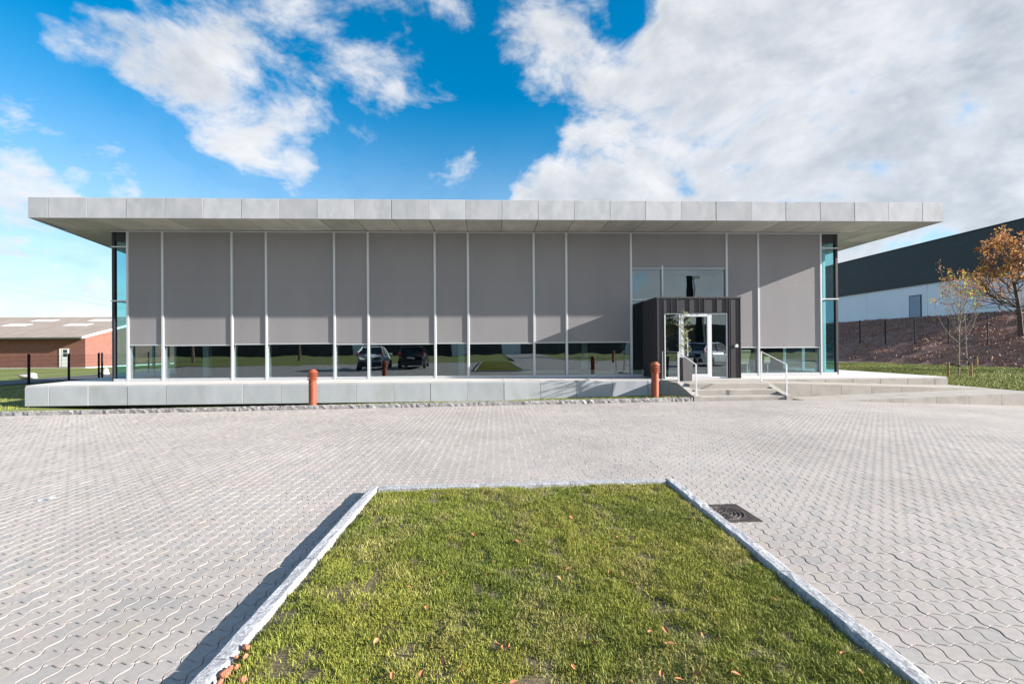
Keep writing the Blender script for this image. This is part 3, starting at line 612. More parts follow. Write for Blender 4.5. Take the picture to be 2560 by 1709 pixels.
# hand rails
HL=empty('handrail',(5.6,13.4,.5)); tag(HL,'galvanised handrail on the cheek wall beside the planter','handrail')
zt=1.425
bar('post',(5.62,14.70,ZD),(5.62,14.70,zt),.012,.055,'steel',HL)
for dy in (-.022,.022): bar('post',(5.62,13.41+dy,ZD-.01),(5.62,13.41+dy,zt),.04,.012,'steel',HL)
bar('post',(5.60,12.17,.22),(5.60,12.17,1.08),.042,.014,'steel',HL)
bar('rail',(5.62,14.71,zt),(5.62,13.38,zt),.04,.014,'steel',HL); bar('rail',(5.62,13.40,zt),(5.60,12.16,1.08),.042,.014,'steel',HL)
HR=empty('handrail',(8.2,12.8,.4)); tag(HR,'galvanised sloping handrail on the cheek wall beside the ramp','handrail')
bar('post',(8.19,13.36,ZD),(8.19,13.36,zt),.042,.014,'steel',HR); bar('post',(8.18,12.16,.21),(8.18,12.16,1.07),.042,.014,'steel',HR)
bar('rail',(8.19,13.37,zt),(8.18,12.15,1.07),.042,.014,'steel',HR)
for h,pts in ((HL,((5.62,14.70,ZD+.003),(5.62,13.41,ZD+.003),(5.6,12.19,.233))),(HR,((8.19,13.36-.04,ZD+.003),(8.18,12.19,.223)))):
    for p in pts: link('foot_plate',boxmesh(.09,.10,.012,'steel',.002),h,p)

# ------------------------------------------------------------------ bollards
def bollard(x,y,z,label,group=None):
    o=empty('bollard',(x,y,z)); tag(o,label,'bollard',group)
    if 'b' not in _bc:
        _bc['b']=[lathe('shaft',[(.098,-.05),(.1,0),(.1,.72),(.095,.735)],'terracotta'),
                  lathe('louvre',[(.085,.026),(.126,-.002),(.142,-.004),(.143,.006),(.09,.038)],'terracotta'),
                  lathe('cap',[(.085,.02),(.126,-.002),(.142,-.004),(.143,.008),(.112,.05),(.075,.078),(.072,.09),(.0,.093)],'terracotta'),
                  lathe('core',[(.084,0),(.084,.27)],'terracotta',20)]
    s_,l_,c_,k_=_bc['b']
    link('shaft',s_,o,(x,y,z)); link('lamp_core',k_,o,(x,y,z+.70))
    for i in range(3): link('louvre',l_,o,(x,y,z+.745+.062*i))
    link('cap',c_,o,(x,y,z+.745+.062*3))
    return o
zk=lambda x:float(zleft(np.array([x]),np.array([12.3]))[0])
bollard(-4.977,12.32,zk(-4.98),'terracotta bollard light with louvred head in front of the plinth panels')
bollard(4.49,12.32,zk(4.49),'terracotta bollard light with louvred head beside the entrance steps')
bollard(10.4,-6.2,G(10.4,-6.2),'terracotta bollard light mirrored in the glass beside the entrance box')
bollard(11.3,-24,-.05,'distant terracotta bollard light mirrored in the glass on the far lawn')

# ------------------------------------------------------------------ drain
DG=empty('drain_grate',((GX0+GX1)/2,(GY0+GY1)/2,G(2,3.9))); tag(DG,'square cast iron drain grate with round slotted lid against the kerb','drain grate')
gc=Vector(((GX0+GX1)/2,(GY0+GY1)/2,G(2.015,3.87)+.007)); hw=.213
def gtilt(o): o.rotation_euler=(-.0085,-.0095,0)
bm=bmesh.new()
def addbox(bm,x0,x1,y0,y1,z0,z1):
    r=bmesh.ops.create_cube(bm,size=1); bmesh.ops.scale(bm,vec=(x1-x0,y1-y0,z1-z0),verts=r['verts']); bmesh.ops.translate(bm,vec=((x0+x1)/2,(y0+y1)/2,(z0+z1)/2),verts=r['verts'])
def ringmesh(name,r0,r1,z0,z1,a0,a1,m,seg=24):
    v=[];f=[]
    for k in range(seg+1):
        a=a0+(a1-a0)*k/seg
        for r,z in ((r0,z0),(r1,z0),(r1,z1),(r0,z1)): v.append((r*math.cos(a),r*math.sin(a),z))
    for k in range(seg):
        for j in range(4): f.append((4*k+j,4*k+(j+1)%4,4*k+4+(j+1)%4,4*k+4+j))
    f+= [(0,1,2,3),(4*seg+3,4*seg+2,4*seg+1,4*seg)]
    return v,f
# frame plate with a round opening
v=[];f=[];seg=48
for k in range(seg):
    a=2*math.pi*k/seg; c_,s_=math.cos(a),math.sin(a); q=hw/max(abs(c_),abs(s_))
    v+=[(.170*c_,.170*s_,0),(q*c_,q*s_,0),(q*c_,q*s_,-.03),(.170*c_,.170*s_,-.03)]
for k in range(seg):
    k2=(k+1)%seg
    for j in range(4): f.append((4*k+j,4*k2+j,4*k2+(j+1)%4,4*k+(j+1)%4))
me=pymesh('frame',v,f,'iron'); bm=bmesh.new(); bm.from_mesh(me); bmesh.ops.recalc_face_normals(bm,faces=bm.faces)
t=-hw+.012
while t<hw-.01:      # raised chequer studs
    u=-hw+.012
    while u<hw-.01:
        if math.hypot(t,u)>.182: addbox(bm,u-.0065,u+.0065,t-.0035,t+.0035,-.001,.004)
        u+=.021
    t+=.014
bm.to_mesh(me); bm.free(); o=link('frame',me,DG,gc); gtilt(o)
lid=None
for r0,r1 in ((.152,.168),(.118,.130),(.084,.096),(.050,.062),(.0,.026)):
    v,f=ringmesh('ring',r0,r1,-.022,-.001,0,2*math.pi,'iron',36)
    me=pymesh('lid_ring',v,f,'iron'); bm=bmesh.new(); bm.from_mesh(me); bmesh.ops.recalc_face_normals(bm,faces=bm.faces); bm.to_mesh(me); bm.free()
    o=link('lid_ring',me,DG,gc); gtilt(o)
for k in range(8):
    r0,r1=(.02,.155)
    me=boxmesh(r1-r0,.011,.019,'iron',.001); a=k*math.pi/4+.2
    o=link('lid_spoke',me,DG,gc+Vector(((r0+r1)/2*math.cos(a),(r0+r1)/2*math.sin(a),-.0125))); o.rotation_euler=(0,0,a)
o=link('sump',boxmesh(2*hw-.01,2*hw-.01,.02,'void',0),DG,gc+Vector((0,0,-.055)))

# ------------------------------------------------------------------ potted conifer
PT=empty('potted_conifer',(6.07,13.98,ZD)); tag(PT,'sparse conifer in a tall dark grey square planter by the door','potted plant')
pw0,pw1,ph=.15,.185,.74
v=[(-pw0,-pw0,0),(pw0,-pw0,0),(pw0,pw0,0),(-pw0,pw0,0),(-pw1,-pw1,ph),(pw1,-pw1,ph),(pw1,pw1,ph),(-pw1,pw1,ph),(-pw1+.025,-pw1+.025,ph),(pw1-.025,-pw1+.025,ph),(pw1-.025,pw1-.025,ph),(-pw1+.025,pw1-.025,ph),(-pw1+.03,-pw1+.03,ph-.06),(pw1-.03,-pw1+.03,ph-.06),(pw1-.03,pw1-.03,ph-.06),(-pw1+.03,pw1-.03,ph-.06)]
f=[(3,2,1,0)]+[(a+i,a+(i+1)%4,a+4+(i+1)%4,a+4+i) for a in (0,4,8) for i in range(4)]+[(12,13,14,15)]
o=link('planter',pymesh('planter',v,f,'pot'),PT,(6.07,13.98,ZD),(0,0,R(8)))
segs=[];tips=[]; base=np.array([6.07,13.98,ZD+ph-.07]); H=1.62
def wob(p,d,l,n,r0,r1,droop=0.,jit=.05):
    p=np.array(p,float); d=np.array(d,float); res=[]
    for i in range(n):
        d=d+rng.normal(0,jit,3)+np.array([0,0,droop]); d/=np.linalg.norm(d); q=p+d*l/n
        segs.append((p,r0+(r1-r0)*i/n,q,r0+(r1-r0)*(i+1)/n)); res.append((p.copy(),q.copy())); p=q
    return res
tr=wob(base,(0,0,1),H,10,.016,.004,0,.012)
nsegs=[]
for i in range(46):
    t=.10+.86*i/46; p=tr[int(t*10)][0]+(tr[int(t*10)][1]-tr[int(t*10)][0])*(t*10%1)
    a=rng.random()*6.283; l=(.30*(1-t)**.6+.06)*rng.uniform(.55,1.05)
    if .60<t<.72 and i%3==0: l*=1.75; a=0.1 if rng.random()<.5 else 3.0
    if t<.3: l*=.7
    br=wob(p,(math.cos(a),math.sin(a),.42),l,5,.005,.0018,.05,.12); nsegs+=br[0:]
    for s0,s1 in br[2:]:
        if rng.random()<.7: nsegs+=wob(s1,(math.cos(a+rng.normal(0,.9)),math.sin(a+rng.normal(0,.9)),.4),l*.35,2,.002,.001,.02,.15)
nsegs+=tr[7:]
cv,cf=tubes(segs,5); o=link('stem',tris('stem',cv,cf,'bark_pale'),PT,(0,0,0))
vv=[];cc=[]
for p,q in nsegs:
    dd_=q-p; ln=np.linalg.norm(dd_); dd_/=ln+1e-9; m_=int(ln/.006)+2
    for j in range(m_):
        b=p+dd_*ln*j/m_; w=rng.normal(0,1,3); w-=dd_*w.dot(dd_); w/=np.linalg.norm(w)+1e-9; tip=b+(w*.8+dd_*.6)*rng.uniform(.026,.05); sd=np.cross(w,dd_)*.0050
        vv+=[b-sd,b+sd,tip]; c=np.array([.30,.33,.19])*rng.uniform(.7,1.5); cc+=[c,c,c]
vv=np.array(vv); o=link('needles',tris('needles',vv,np.arange(len(vv)).reshape(-1,3),'needle',np.array(cc)),PT,(0,0,0)); tag(o,kind='stuff')

# ------------------------------------------------------------------ trees
def leafmesh(name,pts,size,cols,m='leaf'):
    n=len(pts); pts=np.asarray(pts); a=rng.normal(0,1,(n,3)); a/=np.linalg.norm(a,axis=1)[:,None]; b=np.cross(a,rng.normal(0,1,(n,3))); b/=np.linalg.norm(b,axis=1)[:,None]
    s=size*rng.uniform(.6,1.25,(n,1)); v=np.stack([pts-a*s,pts-b*s*.55+a*s*.1,pts+a*s,pts+b*s*.55+a*s*.15+np.cross(a,b)*s*.2],1)
    return tris(name,v.reshape(-1,3),np.arange(4*n).reshape(-1,4),m,np.repeat(cols,4,0))
def grow(p,d,l,r,lev,maxlev,S,T,spread,nchild,up=.1,shrink=.72,jit=.10):
    n=4; p=np.array(p,float); d=np.array(d,float); d/=np.linalg.norm(d); pts=[]
    for i in range(n):
        d=d+rng.normal(0,jit,3)+np.array([0,0,up*.3]); d/=np.linalg.norm(d); q=p+d*l/n
        S.append((p.copy(),r*(1-.35*i/n),q.copy(),r*(1-.35*(i+1)/n))); pts.append((q.copy(),d.copy())); p=q
    if lev>=maxlev: T.append((p.copy(),lev)); T.append((pts[1][0],lev)); return
    for k in range(nchild[lev]):
        q,dd_=pts[rng.integers(1,n)] if k else pts[-1]
        ax=rng.normal(0,1,3); ax-=dd_*ax.dot(dd_); ax/=np.linalg.norm(ax)+1e-9
        nd_=dd_*math.cos(spread)+ax*math.sin(spread)*rng.uniform(.7,1.2); nd_[2]+=up
        grow(q,nd_,l*shrink*rng.uniform(.75,1.15),r*.58,lev+1,maxlev,S,T,spread,nchild,up,shrink,jit)
def autumn(loc,h,label,seed,nleaf=9,lean=(0,0),group=None,dens=1.,pal=None,name='autumn_tree',lsize=.075,low=.30):
    global rng; keep=rng; rng=np.random.default_rng(seed)
    o=empty(name,loc); tag(o,label,'tree',group); S_=[];T=[]
    loc=np.array(loc,float); p=loc.copy(); p[2]-=.2; d=np.array([lean[0],lean[1],1.]); r=.022*h
    trunk=[]
    for i in range(10):
        d=d+rng.normal(0,.035,3); d/=np.linalg.norm(d); q=p+d*h*.72/10; S_.append((p.copy(),r*(1-.07*i),q.copy(),r*(1-.07*(i+1)))); trunk.append((q.copy(),r*(1-.07*(i+1)))); p=q
    for i in range(34):
        t=rng.uniform(low,1.); q,rr=trunk[min(9,int(t*10))]; a=i*2.4+rng.normal(0,.3); elev=.22+.85*(t-low)
        l=h*(.36*(1-.55*(t-low)))*rng.uniform(.75,1.1)*.92
        grow(q,(math.cos(a),math.sin(a),elev),l,rr*.34,0,2,S_,T,.55,[4,3,3],.10,.66,.13)
    grow(p,(0,0,1),h*.17,r*.3,0,2,S_,T,.5,[4,3,3],.15,.66)
    cv,cf=tubes(S_,6); link('trunk',tris('trunk',cv,cf,'bark'),o,(0,0,0))
    pts=[];cols=[]; P=pal if pal is not None else np.array([[.60,.26,.08],[.64,.34,.09],[.48,.17,.07],[.56,.40,.11],[.30,.16,.10],[.34,.20,.10]])
    for q,lv in T:
        hi=(q[2]-loc[2])/h; k=rng.poisson(nleaf*dens*np.clip((hi-.33)*3.2,.03,1))
        if k==0: continue
        c0=P[rng.integers(len(P))]
        for j in range(k): pts.append(q+rng.normal(0,.11,3)); cols.append((c0*.6+P[rng.integers(len(P))]*.4)*rng.uniform(.6,1.3))
    link('crown',leafmesh('crown',pts,lsize,np.array(cols)),o,(0,0,0))['kind']='stuff'
    rng=keep; return o
TX,TY=33.0,26.6
autumn((TX,TY,float(zbank(np.array([TX]),np.array([TY]))[0])),6.7,'broad tree with orange autumn leaves on the dark embankment',11,8,low=.20,lsize=.085)
def young(loc,h,label,seed,nl):
    global rng; keep=rng; rng=np.random.default_rng(seed)
    o=empty('young_tree',loc); tag(o,label,'tree','staked young trees on the right lawn'); S_=[];T=[]
    loc=np.array(loc,float); p=loc.copy(); p[2]-=.1; d=np.array([.01,0,1.]); tr=[]
    for i in range(10):
        d=d+rng.normal(0,.012,3); d/=np.linalg.norm(d); q=p+d*h*.95/10; S_.append((p.copy(),.036*(1-.085*i),q.copy(),.036*(1-.085*(i+1)))); tr.append(q.copy()); p=q
    for i in range(15):
        t=.36+.5*i/15; b=tr[int(t*10)]; a=i*2.4+rng.normal(0,.3); l=h*.50*(1-.55*(t-.36))
        pp=b.copy(); dd_=np.array([math.cos(a)*.75,math.sin(a)*.75,.62])
        for j in range(8):
            dd_=dd_+np.array([0,0,.17])+rng.normal(0,.05,3); dd_[:2]*=.93; dd_/=np.linalg.norm(dd_); q=pp+dd_*l/8; S_.append((pp.copy(),.013*(1-.1*j),q.copy(),.013*(1-.1*(j+1)))); 
            if j>1 and rng.random()<.75:
                e=dd_+rng.normal(0,.4,3); e/=np.linalg.norm(e); S_.append((q.copy(),.005,q+e*.28,.002)); T.append(q+e*.28)
            pp=q
        T.append(pp)
    cv,cf=tubes(S_,5); link('trunk',tris('trunk',cv,cf,'bark_pale'),o,(0,0,0))
    pts=[];cols=[]
    for q in T:
        hi=(q[2]-loc[2])/h; k=rng.poisson(nl*np.clip((hi-.45)*2.2,.12,1))
        yel=rng.random()<.35
        for j in range(k): pts.append(q+rng.normal(0,.06,3)); cols.append((np.array([.38,.40,.04]) if yel else np.array([.30,.13,.05]))*rng.uniform(.6,1.2))
    link('crown',leafmesh('crown',pts,.05,np.array(cols)),o,(0,0,0))['kind']='stuff'
    rng=keep
def zr(x,y): return float(zright(np.array([x]),np.array([y]))[0])
T1=(19.45,17.89); T2=(26.0,23.5)
young((*T1,zr(*T1)),3.95,'slender young tree between two stakes close to the deck corner',5,5)
young((*T2,zr(*T2)),4.55,'slender young tree between two stakes near the embankment',6,4)
for (x,y),dx,lab in ((T1,.40,'pair of timber stakes with black strap holding the young tree by the deck corner'),(T2,.45,'pair of timber stakes with black strap holding the young tree near the embankment')):
    z=zr(x,y); o=empty('tree_support',(x,y,z)); tag(o,lab,'tree stakes')
    for s_ in (-1,1): link('stake',lathe('stake',[(.042,-.2),(.042,.56),(.036,.58),(.0,.582)],'stake',12),o,(x+s_*dx+(.06 if s_>0 else 0),y+s_*-.06,z))
    a=Vector((x-dx,y+.06,z+.50)); b=Vector((x+dx+.06,y-.06,z+.52)); m_=Vector((x,y-.05,z+.44))
    for p,q in ((a,m_),(m_,b)):
        d=q-p; so_=link('strap',boxmesh(d.length+.03,.012,.05,'strap',.002),o,(p+q)/2); so_.rotation_mode='QUATERNION'; so_.rotation_quaternion=d.to_track_quat('X','Z')

# ------------------------------------------------------------------ warehouse on the embankment
Hh=empty('warehouse',(40,45,4.1)); tag(Hh,'large warehouse with dark cladding above a pale wall on the embankment','warehouse')
WY=[31.1,36.6,39.55,46.2,54,62,70,78]
for a,b in zip(WY[:-1],WY[1:]): box('wall_panel',40,40.3,a+.015,b-.015,3.9,7.22,'hall_white',Hh,.01)
v=[];f=[]; zz=7.2; i=0; prof=[]
while zz<11.0: prof+=[(39.86,zz),(39.86,zz+.12),(39.845,zz+.14),(39.845,zz+.24)]; zz+=.26
prof.append((39.86,11.05)); n=len(prof)
for y in (31.1,78): v+=[(a,y,b) for a,b in prof]
f=[(k,k+1,n+k+1,n+k) for k in range(n-1)]
link('cladding',pymesh('cladding',v,f,'hall_dark'),Hh,(0,0,0)); box('hall_body',40.02,75,31.15,78,7.22,11.0,'hall_dark',Hh,0); box('hall_base',40.31,75,31.12,78,3.9,7.2,'hall_white',Hh,0)
box('roof_edge',39.78,75.2,31.0,78.1,11.0,11.08,'hall_dark',Hh,.01)
dr=box('door',39.93,39.999,40.15,41.22,4.14,6.22,'hall_door',Hh,.01); box('door_frame',39.95,39.998,40.08,40.145,4.14,6.29,'post',dr,0); box('door_frame',39.95,39.998,41.225,41.29,4.14,6.29,'post',dr,0); box('door_frame',39.95,39.998,40.15,41.22,6.225,6.29,'post',dr,0); box('handle',39.88,39.928,40.28,40.36,5.1,5.14,'steel',dr,.004)
# fence along the bank
FB=empty('bank_fence',(30.6,32,1.3)); tag(FB,'thin dark posted fence along the embankment slope','fence')
fv=[];fs=[]
def _bp(px):
    d=ray(px,860); return (31.,31.*d.y/d.x)
for x,y in [_bp(v) for v in (1960,2000,2045,2095,2150,2213.5,2287.5,2372,2469.5)]+[(31.,22.8),(31.,20.4)]:
    z=float(zbank(np.array([x]),np.array([y]))[0]); link('post',boxmesh(.06,.06,2.0,'post',.004),FB,(x,y,z+.9)); fs.append((x,y,z))
for a,b in zip(fs[:-1],fs[1:]):
    for h in (.3,.75,1.2,1.65,1.8): fv.append((np.array([a[0],a[1],a[2]+h]),.004,np.array([b[0],b[1],b[2]+h]),.004))
cv,cf=tubes(fv,4); tag(link('wires',tris('wires',cv,cf,'post'),FB,(0,0,0)),kind='stuff')

# ------------------------------------------------------------------ brick house on the left
Q=empty('brick_house',(-60,46,-.2)); tag(Q,'low red brick building with old fibre roof and rooflights','house')
hx1,hy0,hyr=-41.13,46.,55.6; hx0=-95.; ze=2.95; sl=.262
box('front_wall',hx0,hx1-.01,hy0,hy0+.3,-.25,ze+.1,'brick_red',Q,0)
prism('gable_wall',[(hy0,-.25),(hy0,ze+.05),(hyr,ze+.05+sl*(hyr-hy0)),(2*hyr-hy0,ze+.05),(2*hyr-hy0,-.25)],hx1-.009,hx1+.2,'brick_red','X',Q)
box('base_course',hx0,hx1+.23,hy0-.03,hy0+.1,-.4,-.08,'boulder',Q,0); box('base_course',hx1+.05,hx1+.23,hy0+.11,2*hyr-hy0,-.4,-.08,'white_paint',Q,0)
rz=lambda y:ze+.02+sl*(y-hy0)
rf=prism('roof',[(hy0-.58,rz(hy0-.58)),(hyr,rz(hyr)),(2*hyr-hy0+.58,rz(hy0-.58)),(2*hyr-hy0+.58,rz(hy0-.58)+.1),(hyr,rz(hyr)+.14),(hy0-.58,rz(hy0-.58)+.10)],hx0,hx1+.40,'roof_old','X',Q)
prism('verge_board',[(hy0-.60,rz(hy0-.6)-.05),(hyr,rz(hyr)-.05),(hyr,rz(hyr)+.2),(hy0-.60,rz(hy0-.6)+.16)],hx1+.402,hx1+.46,'white_paint','X',Q)
box('gutter',hx0,hx1+.40,hy0-.72,hy0-.585,rz(hy0-.6)-.08,rz(hy0-.6)+.06,'gutter',Q,.02)
def onroof(px,py):
    d=ray(px,py); t=(rz(0)+.11-EYE)/(d.z-sl*d.y); return Vector((0,0,EYE))+d*t
for (a,b,c_) in ((405,740,125),(0,390,187),(870,1220,183),(1210,1535,120)):
    p=onroof((a+8)/5.6,780+(c_+9)/5.6); q=onroof((b-8)/5.6,780+(c_-9)/5.6); w=abs(q.y-p.y); xa,xb=min(p.x,q.x),max(p.x,q.x)
    ym=(p.y+q.y)/2; dy=max(.5,w/2)
    ym=p.y+.5; 
    vv=[(x_,y_,rz(y_)+.10+.005+h) for h in (0,.04) for x_,y_ in ((p.x,ym-dy),(p.x+2.4,ym-dy),(p.x+2.4,ym+dy),(p.x,ym+dy))]
    o=link('rooflight',pymesh('rooflight',vv,[(3,2,1,0),(4,5,6,7),(0,1,5,4),(1,2,6,5),(2,3,7,6),(3,0,4,7)],'rooflight'),rf,(0,0,0))
dr=box('door',-43.16,-42.5,hy0-.05,hy0-.003,-.05,1.78,'white_paint',Q,.01); 
for z in (.98,1.36): box('door_pane',-43.0,-42.62,hy0-.062,hy0-.052,z,z+.32,'car_glass',dr,0)
box('side_light',-43.42,-43.17,hy0-.04,hy0-.003,-.05,1.78,'white_paint',Q,.01)
for i,(x,y,s_,lab) in enumerate(((-29.2,28.95,.40,'long pale boulder lying beside the asphalt path'),(-27.95,32.9,.42,'round pale boulder on the grass edge near the fence posts'))):
    bm=bmesh.new(); bmesh.ops.create_icosphere(bm,subdivisions=3,radius=1)
    for w in bm.verts: k_=1+.16*math.sin(3*w.co.x+2*w.co.y+i)+.1*math.cos(5*w.co.z+3*w.co.x); w.co*=k_
    bmesh.ops.scale(bm,vec=(s_*1.35 if i==0 else s_*.85,s_*.7,s_*.5 if i==0 else s_*.7),verts=bm.verts); me=bpy.data.meshes.new('boulder'); bm.to_mesh(me); bm.free(); me.materials.append(M['boulder'])
    me.polygons.foreach_set('use_smooth',[True]*len(me.polygons)); tag(link('boulder',me,None,(x,y,-.12+.12)),lab,'boulder')
# mesh fence
FL=empty('mesh_fence',(-21.7,21.5,-.15)); tag(FL,'black welded mesh fence with square posts beside the path','fence')
def fpt(y): return (-21.66-.3*(y-21.5),y)
def fy(px): # distance along the fence line seen at a pixel column
    d=ray(px,880); k_=d.x/d.y; return (-21.66+.3*21.5)/(k_+.3)
ys=[fy(v) for v in (72,172,247,255,318)]; ys=[ys[0]-2*(ys[1]-ys[0]),ys[0]-(ys[1]-ys[0])]+ys+[ys[-1]+3,ys[-1]+6]
for y in ys:
    x,_=fpt(y); link('post',boxmesh(.075,.075,1.75,'post',.004),FL,(x,y,.575+.0))
fv=[]
for a,b in zip(ys[:-1],ys[1:]):
    if abs(b-a)<.6: continue
    pa,pb=np.array([*fpt(a),0.]),np.array([*fpt(b),0.])
    for h in np.arange(-.08,1.36,.2): fv.append((pa+[0,0,h],.0035,pb+[0,0,h],.0035))
    m_=int(np.linalg.norm(pb-pa)/.07)
    for j in range(m_): q=pa+(pb-pa)*j/m_; fv.append((q+[0,0,-.1],.0022,q+[0,0,1.36],.0022))
cv,cf=tubes(fv,4); tag(link('mesh_wires',tris('mesh_wires',cv,cf,'post'),FL,(0,0,0)),kind='stuff')
# overhead cables
for i,(p0,p1) in enumerate((((0,697),(283,754)),((0,716),(283,766)),((0,725),(180,751)))):
    a=onY(*p0,90); b=onY(*p1,120); d=b-a; a2=a-d*.8; b2=b+d*2; pts=[a2+(b2-a2)*t for t in np.linspace(0,1,9)]
    cv,cf=tubes([(tuple(pts[k_]),.022,tuple(pts[k_+1]),.022) for k_ in range(8)],5)
    tag(link('overhead_cable',tris('overhead_cable',cv,cf,'wire')),('topmost of three thin power cables above the brick building','middle one of three thin power cables above the brick building','lowest of three thin power cables above the brick building')[i],'cable','overhead power cables')

# ------------------------------------------------------------------ what the glass mirrors: the place behind the camera
grid('field',-90,90,-120,-10.4,3,lambda X,Y:-.03+0*X+.05*(vnoise(X,Y,.3,4)-.5),'lawn','lawn mirrored in the windows behind the forecourt')
grid('access_road',2.2,9.0,-75,-10.3,2,lambda X,Y:.06+0*X,'paving_far','paved access road mirrored in the windows')
BH=empty('factory_hall',(0,-72,0)); tag(BH,'long dark brown factory hall mirrored in the windows','factory')
xs=list(range(-100,101,10))
for i,(a,b) in enumerate(zip(xs[:-1],xs[1:])): box('wall_panel',a+.03,b-.03,-72.2,-72,-.2,6.6+(1.2 if i in (6,7,12) else 0),'hall_back',BH,0)
box('hall_body',-100,100,-100,-72.25,-.2,6.5,'hall_back',BH,0)
for x,h,w in ((-22,3.2,.9),(14,2.5,.7),(19,4,.9),(27,2.2,1.2),(36,3.,.8)): box('roof_stack',x-w/2,x+w/2,-74,-73,6.5,6.5+h,'hall_back',BH,.02)
for x in (-31,-8,4,33): box('loading_door',x-2,x+2,-71.99,-71.93,.0,4.2,'hall_white',BH,.02)
MT=empty('sign_pylon',(19.6,-27,0)); tag(MT,'tall dark slab pylon with a lamp arm mirrored above the entrance','pylon')
pm=onY(1724,700,2*YG+27); box('pylon_slab',pm.x-.42,pm.x+.42,-27.2,-26.9,-.1,11.2,'post',MT,.02); box('lamp_pole',pm.x+.55,pm.x+.68,-27.1,-26.97,-.1,11.0,'steel',MT,.01); box('lamp_head',pm.x+.3,pm.x+1.5,-27.2,-26.9,10.9,11.15,'steel',MT,.02)
for i,(x,y,h) in enumerate(((-36,-22,9),(-27,-30,10),(-45,-14,8),(24,-34,8))):
    autumn((x,y,-.05),h,('bare autumn tree mirrored in the window, at the lawn edge','tall autumn tree mirrored in the window, in front of the factory hall','leafy autumn tree mirrored at the end of the windows','autumn tree mirrored beside the access road')[i],20+i,5,pal=np.array([[.10,.09,.03],[.13,.08,.03],[.06,.07,.02]]),lsize=.16,name='tree')
autumn((35.5,18.6,float(zbank(np.array([35.5]),np.array([18.6]))[0])),7.,'autumn tree whose shadow streaks the sunny lawn',31,9,low=.25)

def car(name,x,y,rot,paint,label,estate):
    # local axes: +y is the tail, x across
    o=link(name,None,None,(x,y,G(x,y))); o.rotation_euler=(0,0,rot); o.scale=(1.1,1.1,1.1); tag(o,label,'car')
    Lh=2.25 if estate else 1.98; wd=.86; 
    def part(nm,me,p=o): 
        q=bpy.data.objects.new(nm,me); C.objects.link(q); q.parent=p; return q
    # body lower: stations along y with half width, bottom, belt height
    st=[(-Lh,.62,.30,.60),(-Lh+.18,.76,.20,.72),(-Lh+.6,.83,.18,.82),(-.75,.86,.18,.93),(.2,.87,.18,.96),(1.2,.87,.18,1.0),(Lh-.35,.85,.2,1.02),(Lh-.08,.80,.27,.98),(Lh,.70,.36,.80)]
    v=[];f=[]
    for yy,hw_,zb_,zt_ in st: v+=[(-hw_*.93,yy,zb_),(-hw_,yy,zb_+.12),(-hw_*1.0,yy,zb_+(zt_-zb_)*.6),(-hw_*.94,yy,zt_),(0,yy,zt_+.03),(hw_*.94,yy,zt_),(hw_,yy,zb_+(zt_-zb_)*.6),(hw_,yy,zb_+.12),(hw_*.93,yy,zb_)]
    for i in range(len(st)-1):
        for j in range(8): f.append((9*i+j,9*i+j+1,9*i+9+j+1,9*i+9+j))
        f.append((9*i+8,9*i,9*i+9,9*i+17))
    f.append(tuple(range(9))); f.append(tuple(9*(len(st)-1)+j for j in range(8,-1,-1)))
    me=pymesh('body',v,f,paint,True); body=part('body',me)
    # greenhouse
    top=1.48 if not estate else 1.46; ty=(Lh-.75 if not estate else Lh-.42)
    v=[(-.80,-.95,.93),(.80,-.95,.93),(.80,Lh-.12,1.0),(-.80,Lh-.12,1.0),(-.60,-.15,top-.03),(.60,-.15,top-.03),(.60,ty,top-.04),(-.60,ty,top-.04)]
    part('glasshouse',pymesh('glasshouse',v,[(0,1,5,4),(1,2,6,5),(2,3,7,6),(3,0,4,7),(4,5,6,7)],'car_glass'))
    v=[(-.61,-.18,top-.03),(.61,-.18,top-.03),(.61,ty+.1,top-.05),(-.61,ty+.1,top-.05),(-.5,-.05,top+.03),(.5,-.05,top+.03),(.5,ty-.05,top+.02),(-.5,ty-.05,top+.02)]
    part('roof',pymesh('roof',v,[(0,1,5,4),(1,2,6,5),(2,3,7,6),(3,0,4,7),(4,5,6,7),(3,2,1,0)],paint))
    for s_ in (-1,1):   # pillars
        for (ya,za,xa,yb,zb_,xb,w_) in ((-.95,.93,.805,-.15,top-.02,.605,.06),(.45,.96,.815,.40,top-.02,.612,.07),(Lh-.16,1.0,.81,ty,top-.02,.61,.20)):
            a=Vector((s_*xa,ya,za)); b=Vector((s_*xb,yb,zb_)); d=b-a; q=part('pillar',boxmesh(.03,w_,d.length,paint,.005)); q.location=(a+b)/2; q.rotation_mode='QUATERNION'; q.rotation_quaternion=d.to_track_quat('Z','Y')
        q=part('tail_light',boxmesh(.10,.10,.30,'red_lens',.02)); q.location=(s_*.78,Lh-.13,.98)
        q=part('mirror',boxmesh(.18,.10,.13,paint,.02)); q.location=(s_*.96,-.72,1.0)
        for yy in (-Lh+.78,Lh-.75):
            wl=part('wheel',bpy.data.meshes.new_from_object(_wheel())); wl.location=(s_*.80,yy,.31); wl.rotation_euler=(0,R(90)*s_,0)
            part('rim',_rim(),wl)
    q=part('bumper',boxmesh(1.45,.16,.26,'plastic',.04)); q.location=(0,Lh-.04,.36)
    q=part('number_plate',boxmesh(.5,.02,.11,'plate',.004)); q.location=(0,Lh+.005,.72)
    return o
def _wheel():
    if 'wheel' not in _bc:
        me=lathe('tyre',[(.19,-.10),(.29,-.10),(.315,-.07),(.315,.07),(.29,.10),(.19,.10)],'rubber',28); _bc['wheel']=bpy.data.objects.new('tyre_src',me)
    return _bc['wheel']
